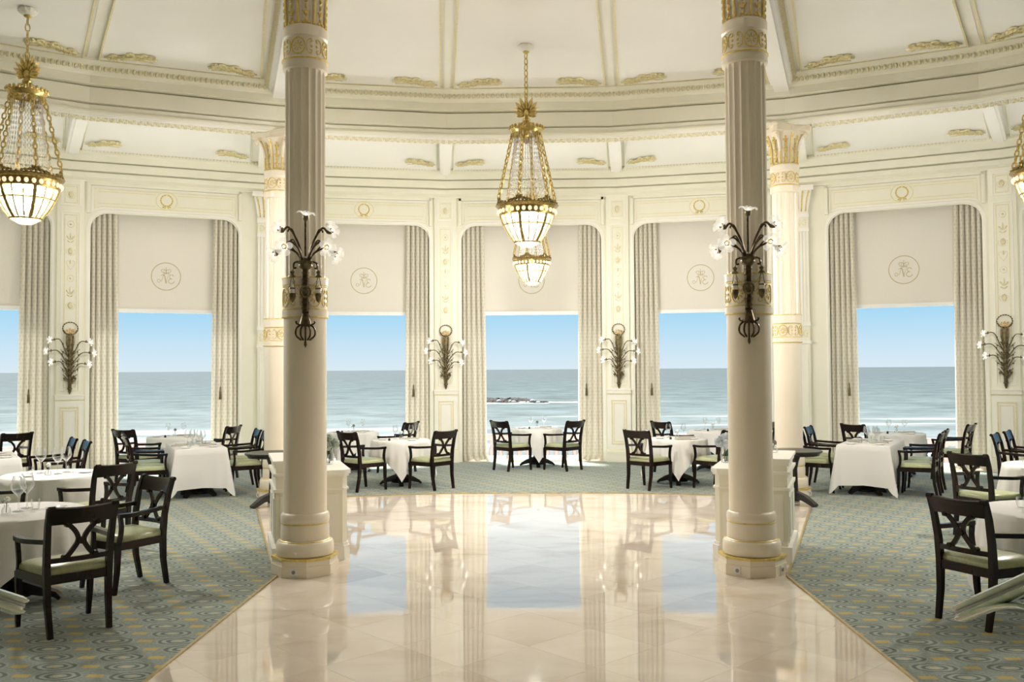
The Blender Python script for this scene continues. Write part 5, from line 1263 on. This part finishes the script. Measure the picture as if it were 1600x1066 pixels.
def rect_table(x, y, hw, hl, az, where, items, seed):
    rz = -rad(az); e = empty('long_table', (x, y, 0.006), rz); tag(e, 'dark pedestals of ' + where, 'table', 'long tables')
    mb = MB(); mb.box(-hw + 0.03, hw - 0.03, -hl + 0.03, hl - 0.03, ZTAB - 0.04, ZTAB - 0.006); mb.build('tabletop', 'dark_wood', e)
    for s in (-1, 1):
        mb = MB(); mb.M = Matrix.Translation((0, s * hl * 0.55, 0)); pedestal(mb, 0.30); mb.build('pedestal', 'black_wood', e, 40)
    t = place(rect_cloth(hw + 0.004, hl + 0.004, 0.57, seed), 'tablecloth', None, (x, y, 0.0), rz); tag(t, 'white cloth over ' + where, 'tablecloth', 'white cloths on long tables')
    setting(x, y, rz, items, where)

LONG = [('P', -0.2, -0.55, 0), ('P', 0.2, -0.5, 0), ('P', -0.2, 0.3, 0), ('P', 0.2, 0.3, 0), ('N', 0.15, -0.25, 0.2), ('N', -0.25, -0.06, 1.45), ('G', -0.05, 0.0, 0), ('G', 0.06, 0.08, 0), ('G', -0.1, 0.2, 0), ('G', 0.1, -0.05, 0), ('W', 0.0, 0.2, 0), ('W', 0.14, 0.15, 0), ('G', 0.0, 0.4, 0), ('W', -0.12, -0.25, 0)]
T_C = 'the round table before the central window'
round_table(0.09, 17.88, 0.47, 0.77, rad(48), T_C, FAR, 1, True)
for x, y, yw, s in ((-0.39, 17.2, 47, -1), (0.58, 17.2, -46, 1)):
    chair(x, y, yw, 'black crossed-back armchair before the central window on its %s side' % side_name(s))
for s in (-1, 1):
    N = side_name(s)
    # carpet edge
    w = 'the carpet-edge round table on the %s side' % N
    round_table(-2.18 if s < 0 else 2.4, 15.1, 0.47, 0.78, rad(55 if s < 0 else 37), w, FAR + ([('G', 0.25, 0.25, 0)] if s < 0 else [('N', 0.03, -0.34, 0.1)]), 2 + s)
    for x, y, yw, c_ in (((-2.68, 14.42, 42, 'near the cabinet'), (-1.60, 14.585, -50, 'near the central window')) if s < 0 else ((1.84, 14.5, 42, 'near the central window'), (2.92, 14.5, -40, 'near the cabinet'))):
        chair(x, y, yw, 'dark armchair at the %s-side carpet-edge table, %s' % (N, c_))
    # first windows
    w = 'the round table by the first window on the %s side' % N
    round_table(s * 3.36, 17.0, 0.46, 0.77, rad(35 if s < 0 else 55), w, FAR, 5 + s, s < 0)
    for x, y, yw, c_ in (((-2.515, 16.89, -65, 'towards the central window'), (-3.995, 16.56, 50, 'towards the column')) if s < 0 else ((2.57, 16.732, 53, 'towards the central window'), (4.025, 16.598, -48, 'towards the column'))):
        chair(x, y, yw, 'black armchair by the first %s-side window, %s' % (N, c_))
    # second windows
    w = 'the round table by the second window on the %s side' % N
    round_table(s * 6.36, 16.08, 0.46, 0.74, rad(20 if s < 0 else 60), w, FAR, 8 + s, s < 0, -s * rad(20))
    for x, y, yw, c_ in (((-6.688, 15.31, 22, 'away from the column'), (-5.55, 15.955, -78, 'beside the column-side curtain')) if s < 0 else ((5.662, 15.65, 58, 'beside the column-side curtain'), (7.08, 15.58, -50, 'away from the column'))):
        chair(x, y, yw, 'black armchair by the second %s-side window, %s' % (N, c_))
    # long tables by the far columns
    w = 'the long table beside the far column on the %s side' % N
    x, y, az = (-5.26, 14.15, -27) if s < 0 else (5.22, 14.17, 29); hw, hl = 0.37, 0.74
    rect_table(x, y, hw, hl, az, w, LONG, 1 + (s > 0))
    a = rad(az); ax = Vector((sin(a), cos(a))); rt_ = Vector((cos(a), -sin(a)))
    for q in (-1, 1):
        for t, w_ in ((-0.36, 'hall'), (0.36, 'window')):
            p = Vector((x, y)) + rt_ * (q * (hw + 0.33)) + ax * t
            chair(p.x, p.y, az - q * 90, 'black armchair at the %s-side long table, %s row, %s end' % (N, 'column' if q != s else 'outer', w_))
    # far long tables cut by the frame
    w = 'the long table before the third window on the %s side' % N
    rect_table(-7.57 if s < 0 else 7.72, 12.48 if s < 0 else 12.72, 0.37, 0.66, -35 if s < 0 else 36, w, LONG, 3 + (s > 0))
    for x, y, yw, c_ in (((-6.93, 12.95, -126, 'window'), (-6.47, 12.42, -126, 'hall')) if s < 0 else ((6.86, 12.98, 126, 'hall'), (7.30, 13.50, 126, 'window'))):
        chair(x, y, yw, 'black armchair in the pair before the third %s-side window, %s end' % (N, c_))
    # round tables towards the hall
    w = 'the second round table from the steps on the %s side' % N
    if s < 0: round_table(-5.42, 10.25, 0.54, 0.86, rad(20), w, NEARS, 8, False, rad(15))
    else: round_table(6.08, 10.82, 0.50, 0.85, rad(30), w, NEARS, 10, False, rad(-10))
    w = 'the round table nearest the steps on the %s side' % N
    if s < 0: round_table(-4.3, 7.5, 0.56, 0.92, rad(52), w, NEARS, 9, False, rad(25))
    else: round_table(4.24, 7.42, 0.56, 0.92, rad(40), w, NEARS, 11, False, rad(-20))
chair(-8.45, 14.5, -55, 'black armchair alone at the curtain of the third foliage-side window')
chair(-4.62, 9.62, -62, 'black armchair with raised crossed back between the two foliage-side round tables'); chair(-5.62, 9.32, 25, 'black armchair behind the glasses of the nearest foliage-side round table')
chair(-3.45, 6.76, -47, 'large foreground armchair with pale green seat and its back to the steps'); chair(-3.582, 8.027, -146, 'black armchair facing the steps at the nearest foliage-side round table')
chair(5.1, 10.34, 62, 'black armchair with pale green seat at the second flower-side round table')
chair(3.42, 6.93, 62, 'large foreground mahogany armchair behind the green handrail')

# ---- panelled cabinets behind the near columns
def cabinet(s, label):
    az = 18.9; e = empty('panelled_cabinet', (s * 2.20, 9.05, 0.0), -s * rad(az)); tag(e, label, 'cabinet', 'panelled cabinets behind the near columns')
    def B(mb, x0, x1, *r): mb.box(*( (x0, x1) if s > 0 else (-x1, -x0)), *r)
    L = 0.92; XO = 0.32
    mb = MB(); pl = [(-0.38, 0.05), (-0.33, 0.0), (0.06, 0.0), (0.06, L), (-0.38, L)]
    mb.prism([(x * s, y) for x, y in pl][::s], 0.0, 0.86); body = mb.build('counter_body', 'cream', e)
    mb = MB(); B(mb, 0.06, XO, 0.0, L, 0.0, 0.98); hi = mb.build('upper_body', 'cream', e)
    def band(z0, z1, o, mat, nm, par, high=False):
        m_ = MB()
        if not high: m_.prism([(x * s, y) for x, y in [(-0.38 - o, 0.05 - o * 0.6), (-0.33 - o * 0.6, -o), (0.07, -o), (0.07, L + o), (-0.38 - o, L + o)]][::s], z0, z1)
        else: B(m_, 0.05, XO + o, -o, L + o, z0, z1)
        return m_.build(nm, mat, par)
    band(0.86, 0.90, 0.035, 'cream_light', 'counter_top', e); band(0.835, 0.86, 0.02, 'cream_light', 'top_moulding', body); band(0.70, 0.72, 0.018, 'cream_light', 'waist_moulding', body); band(0.0, 0.14, 0.025, 'cream_light', 'plinth', body); band(0.14, 0.17, 0.012, 'cream_light', 'plinth_cap', body)
    band(0.98, 1.01, 0.03, 'cream_light', 'upper_top', e, True); band(0.94, 0.98, 0.015, 'cream_light', 'upper_moulding', hi, True); band(0.86, 0.885, 0.03, 'cream_light', 'upper_moulding', hi, True); band(0.70, 0.73, 0.025, 'cream_light', 'waist_moulding', hi, True); band(0.0, 0.16, 0.04, 'cream_light', 'plinth', hi, True)
    for i in range(2):   # panelled doors on the carpet side
        y0 = 0.05 + i * 0.42; mb = MB(); B(mb, XO, XO + 0.012, y0, y0 + 0.39, 0.19, 0.68); d = mb.build('door', 'cream_light', e)
        mb = MB(); B(mb, XO + 0.012, XO + 0.02, y0 + 0.05, y0 + 0.34, 0.24, 0.63); mb.build('door_panel', 'cream', d)
    mb = MB(); B(mb, 0.11, 0.28, -0.010, 0.0, 0.20, 0.66); mb.build('end_panel', 'cream_light', hi)
    mb = MB(); B(mb, -0.30, 0.02, -0.010, 0.0, 0.20, 0.66); mb.build('end_panel', 'cream_light', body)
    return e
cabinet(-1, 'cream panelled cabinet carrying grey green foliage behind the column with one socket')
cabinet(1, 'cream panelled cabinet carrying pale blue flowers behind the column with two sockets')
BIGV = lath('vase', [(0.001, 0.003), (0.05, 0.0), (0.062, 0.03), (0.066, 0.08), (0.058, 0.13), (0.06, 0.16)], 'clear_glass', 18)
noise_mix('petal_blue', (0.42, 0.50, 0.60), (0.72, 0.76, 0.80), 18, 0.6)
noise_mix('petal_sage', (0.20, 0.25, 0.20), (0.45, 0.50, 0.44), 18, 0.6)
def bouquet(x, y, z, pet, label, seed):
    e = empty('flower_vase', (x, y, z)); tag(e, label, 'vase', 'flower vases on the cabinets'); place(BIGV, 'vase', e)
    rnd = random.Random(seed); bl = bloom_mesh(pet, 0.062, 46, seed); tf = leaf_tuft(0.09, 14, seed)
    for dx, dy, dz, sc in ((0.0, -0.01, 0.25, 1.1), (0.07, 0.0, 0.22, 0.95), (-0.07, 0.0, 0.22, 0.95), (0.01, 0.06, 0.24, 0.9), (0.0, -0.06, 0.20, 0.9)):
        o = place(bl, 'bloom', e); o.location = (dx, dy, dz); o.scale = (sc, sc, sc); o.rotation_euler = (rnd.uniform(0, 3), rnd.uniform(0, 3), 0)
    o = place(tf, 'foliage', e); o.location = (0, 0, 0.19)
    mb = MB()
    for i in range(6): a = i * 1.05; mb.tube([(0.02 * cos(a), 0.02 * sin(a), 0.01), (0.03 * cos(a + 1), 0.03 * sin(a + 1), 0.2)], 0.004, 5)
    mb.build('stem', 'leaf', e)
bouquet(2.08, 9.72, 0.90, 'petal_blue', 'glass vase with round pale blue flowers on a cream cabinet', 4)
bouquet(-2.16, 9.70, 0.90, 'petal_sage', 'glass vase with grey green foliage heads on a cream cabinet', 6)
x, y = 2.56, 9.62
e = empty('flower_glass', (x, y, 1.01)); tag(e, 'tiny round glass with a dark flower on the raised part of the cabinet', 'vase')
place(BV, 'vase', e); o = place(BL_D, 'bloom', e); o.location = (0.0, 0, 0.105); o = place(BL_W, 'bloom', e); o.location = (-0.03, 0, 0.085); o = place(TUFT, 'foliage', e); o.location = (0, 0, 0.09); o.scale = (0.6, 0.6, 0.6)
# ---- dark pedestal side tables
for s, lab in ((1, 'dark round pedestal table behind the cabinet with pale blue flowers'), (-1, 'dark round pedestal table behind the cabinet with grey green foliage')):
    e = empty('pedestal_table', (s * 3.64, 12.74, 0.0)); tag(e, lab, 'table', 'dark pedestal tables by the far columns')
    mb = MB(); mb.lathe([(0.001, 0.755), (0.37, 0.755), (0.38, 0.745), (0.375, 0.73), (0.35, 0.72), (0.34, 0.69), (0.001, 0.69)], 32, caps=False); mb.build('tabletop', 'black_wood', e, 40)
    mb = MB(); mb.lathe([(0.06, 0.06), (0.08, 0.12), (0.05, 0.18), (0.04, 0.5), (0.06, 0.6), (0.09, 0.69)], 14); mb.build('pedestal', 'black_wood', e, 50)
    for i in range(3):
        a = rad(-90 + 40 * s) + 2 * pi * i / 3; d = Vector((cos(a), sin(a), 0)); mb = MB()
        mb.bar([tuple(d * 0.03 + Vector((0, 0, 0.14))), tuple(d * 0.16 + Vector((0, 0, 0.11))), tuple(d * 0.27 + Vector((0, 0, 0.05))), tuple(d * 0.33 + Vector((0, 0, 0.02)))], [0.08, 0.09, 0.08, 0.09], [0.1, 0.08, 0.06, 0.04], (-sin(a), cos(a), 0)); mb.build('foot', 'black_wood', e, 40)
# ---- hall steps below the viewpoint and their rails
mb = MB(); mb.box(-2.6, 2.6, -4.0, 2.1, -0.01, 0.42)
land = tag(mb.build('floor_landing', 'marble'), 'marble landing under the viewpoint', kind='structure')
for i, (y, z) in enumerate(((2.45, 0.28), (2.8, 0.14))):
    mb = MB(); mb.box(-2.6, 2.6, 2.05, y, -0.005, z); mb.build('step', 'marble', land)
def rod(mb, pts, w, h, n_=10):
    """oval section swept along pts in a plane of constant x"""
    P = [Vector(p) for p in pts]; vs = []; fs = []; m_ = len(P)
    ws = w if isinstance(w, list) else [w] * m_; hs_ = h if isinstance(h, list) else [h] * m_
    for i, p in enumerate(P):
        t = (P[min(i + 1, m_ - 1)] - P[max(i - 1, 0)]).normalized(); u = Vector((1, 0, 0)); q = t.cross(u)
        for k in range(n_): a = 2 * pi * k / n_; vs.append(tuple(p + u * (ws[i] * cos(a)) + q * (hs_[i] * sin(a))))
    for i in range(m_ - 1):
        for k in range(n_): j = (k + 1) % n_; fs.append((i * n_ + k, i * n_ + j, (i + 1) * n_ + j, (i + 1) * n_ + k))
    fs += [tuple(range(n_ - 1, -1, -1)), tuple((m_ - 1) * n_ + k for k in range(n_))]; mb.add(vs, fs)
def handrail(tip, slope, length, label, thick):
    e = empty('handrail', (0, 0, 0)); tag(e, label, 'handrail', 'stair handrails')
    t = Vector(tip); d = Vector((0, -1, slope)); L = length
    mb = MB(); rod(mb, [tuple(t + d * f) for f in (0, 0.02, 0.06, 0.3, L)], [0.012, 0.028, 0.034, 0.036, 0.036], [0.006, 0.012, 0.014, 0.015, 0.015]); mb.build('grip', 'rail_paint', e, 60)
    mb = MB(); o_ = Vector((0, 0, -0.017)); rod(mb, [tuple(t + d * f + o_) for f in (0.015, 0.05, 0.3, L)], [0.01, 0.02, 0.02, 0.02], 0.010); mb.build('groove', 'plastic_grey', e, 60)
    mb = MB(); o_ = Vector((0, 0, -0.036)); rod(mb, [tuple(t + d * f + o_) for f in (0.03, 0.05, 0.10, 0.3, L)], [0.010, 0.026, 0.03, 0.03, 0.03], [0.006, 0.013, 0.015, 0.016, 0.016]); mb.build('under_rail', 'rail_paint', e, 60)
    mb = MB(); q = t + Vector((0, -0.035, -0.03)); dz = slope
    rod(mb, crom([tuple(q), tuple(q + Vector((0, -0.12, 0.055))), tuple(q + Vector((0, -0.32, 0.135))), tuple(q + Vector((0, -0.54, 0.18))), tuple(q + Vector((0, -0.85, 0.165))), tuple(q + Vector((0, -1.2, 0.05)))], 5), [0.012] + [0.034 * thick] * 25, [0.006] + [0.010 * thick] * 25); mb.build('scroll', 'rail_paint', e, 60)
    for f in (0.75, 1.35, L - 0.05):
        p = t + d * f; zf = 0.42 if p.y < 2.1 else (0.28 if p.y < 2.45 else (0.14 if p.y < 2.8 else 0.0)); mb = MB(); mb.tube([(p.x, p.y, zf), (p.x, p.y, p.z - 0.04)], 0.014, 8); mb.lathe([(0.035, zf), (0.035, zf + 0.02), (0.015, zf + 0.04)], 10, p.x, p.y); mb.build('baluster', 'rail_paint', e, 40)
handrail((1.66, 3.55, 0.97), 0.458, 2.2, 'pale green lacquered handrail with scrolled end in front of the mahogany armchair', 1.0)
handrail((-1.75, 3.2, 1.09), 0.42, 2.2, 'rounded end of a pale green handrail before the nearest foliage-side table', 1.1)
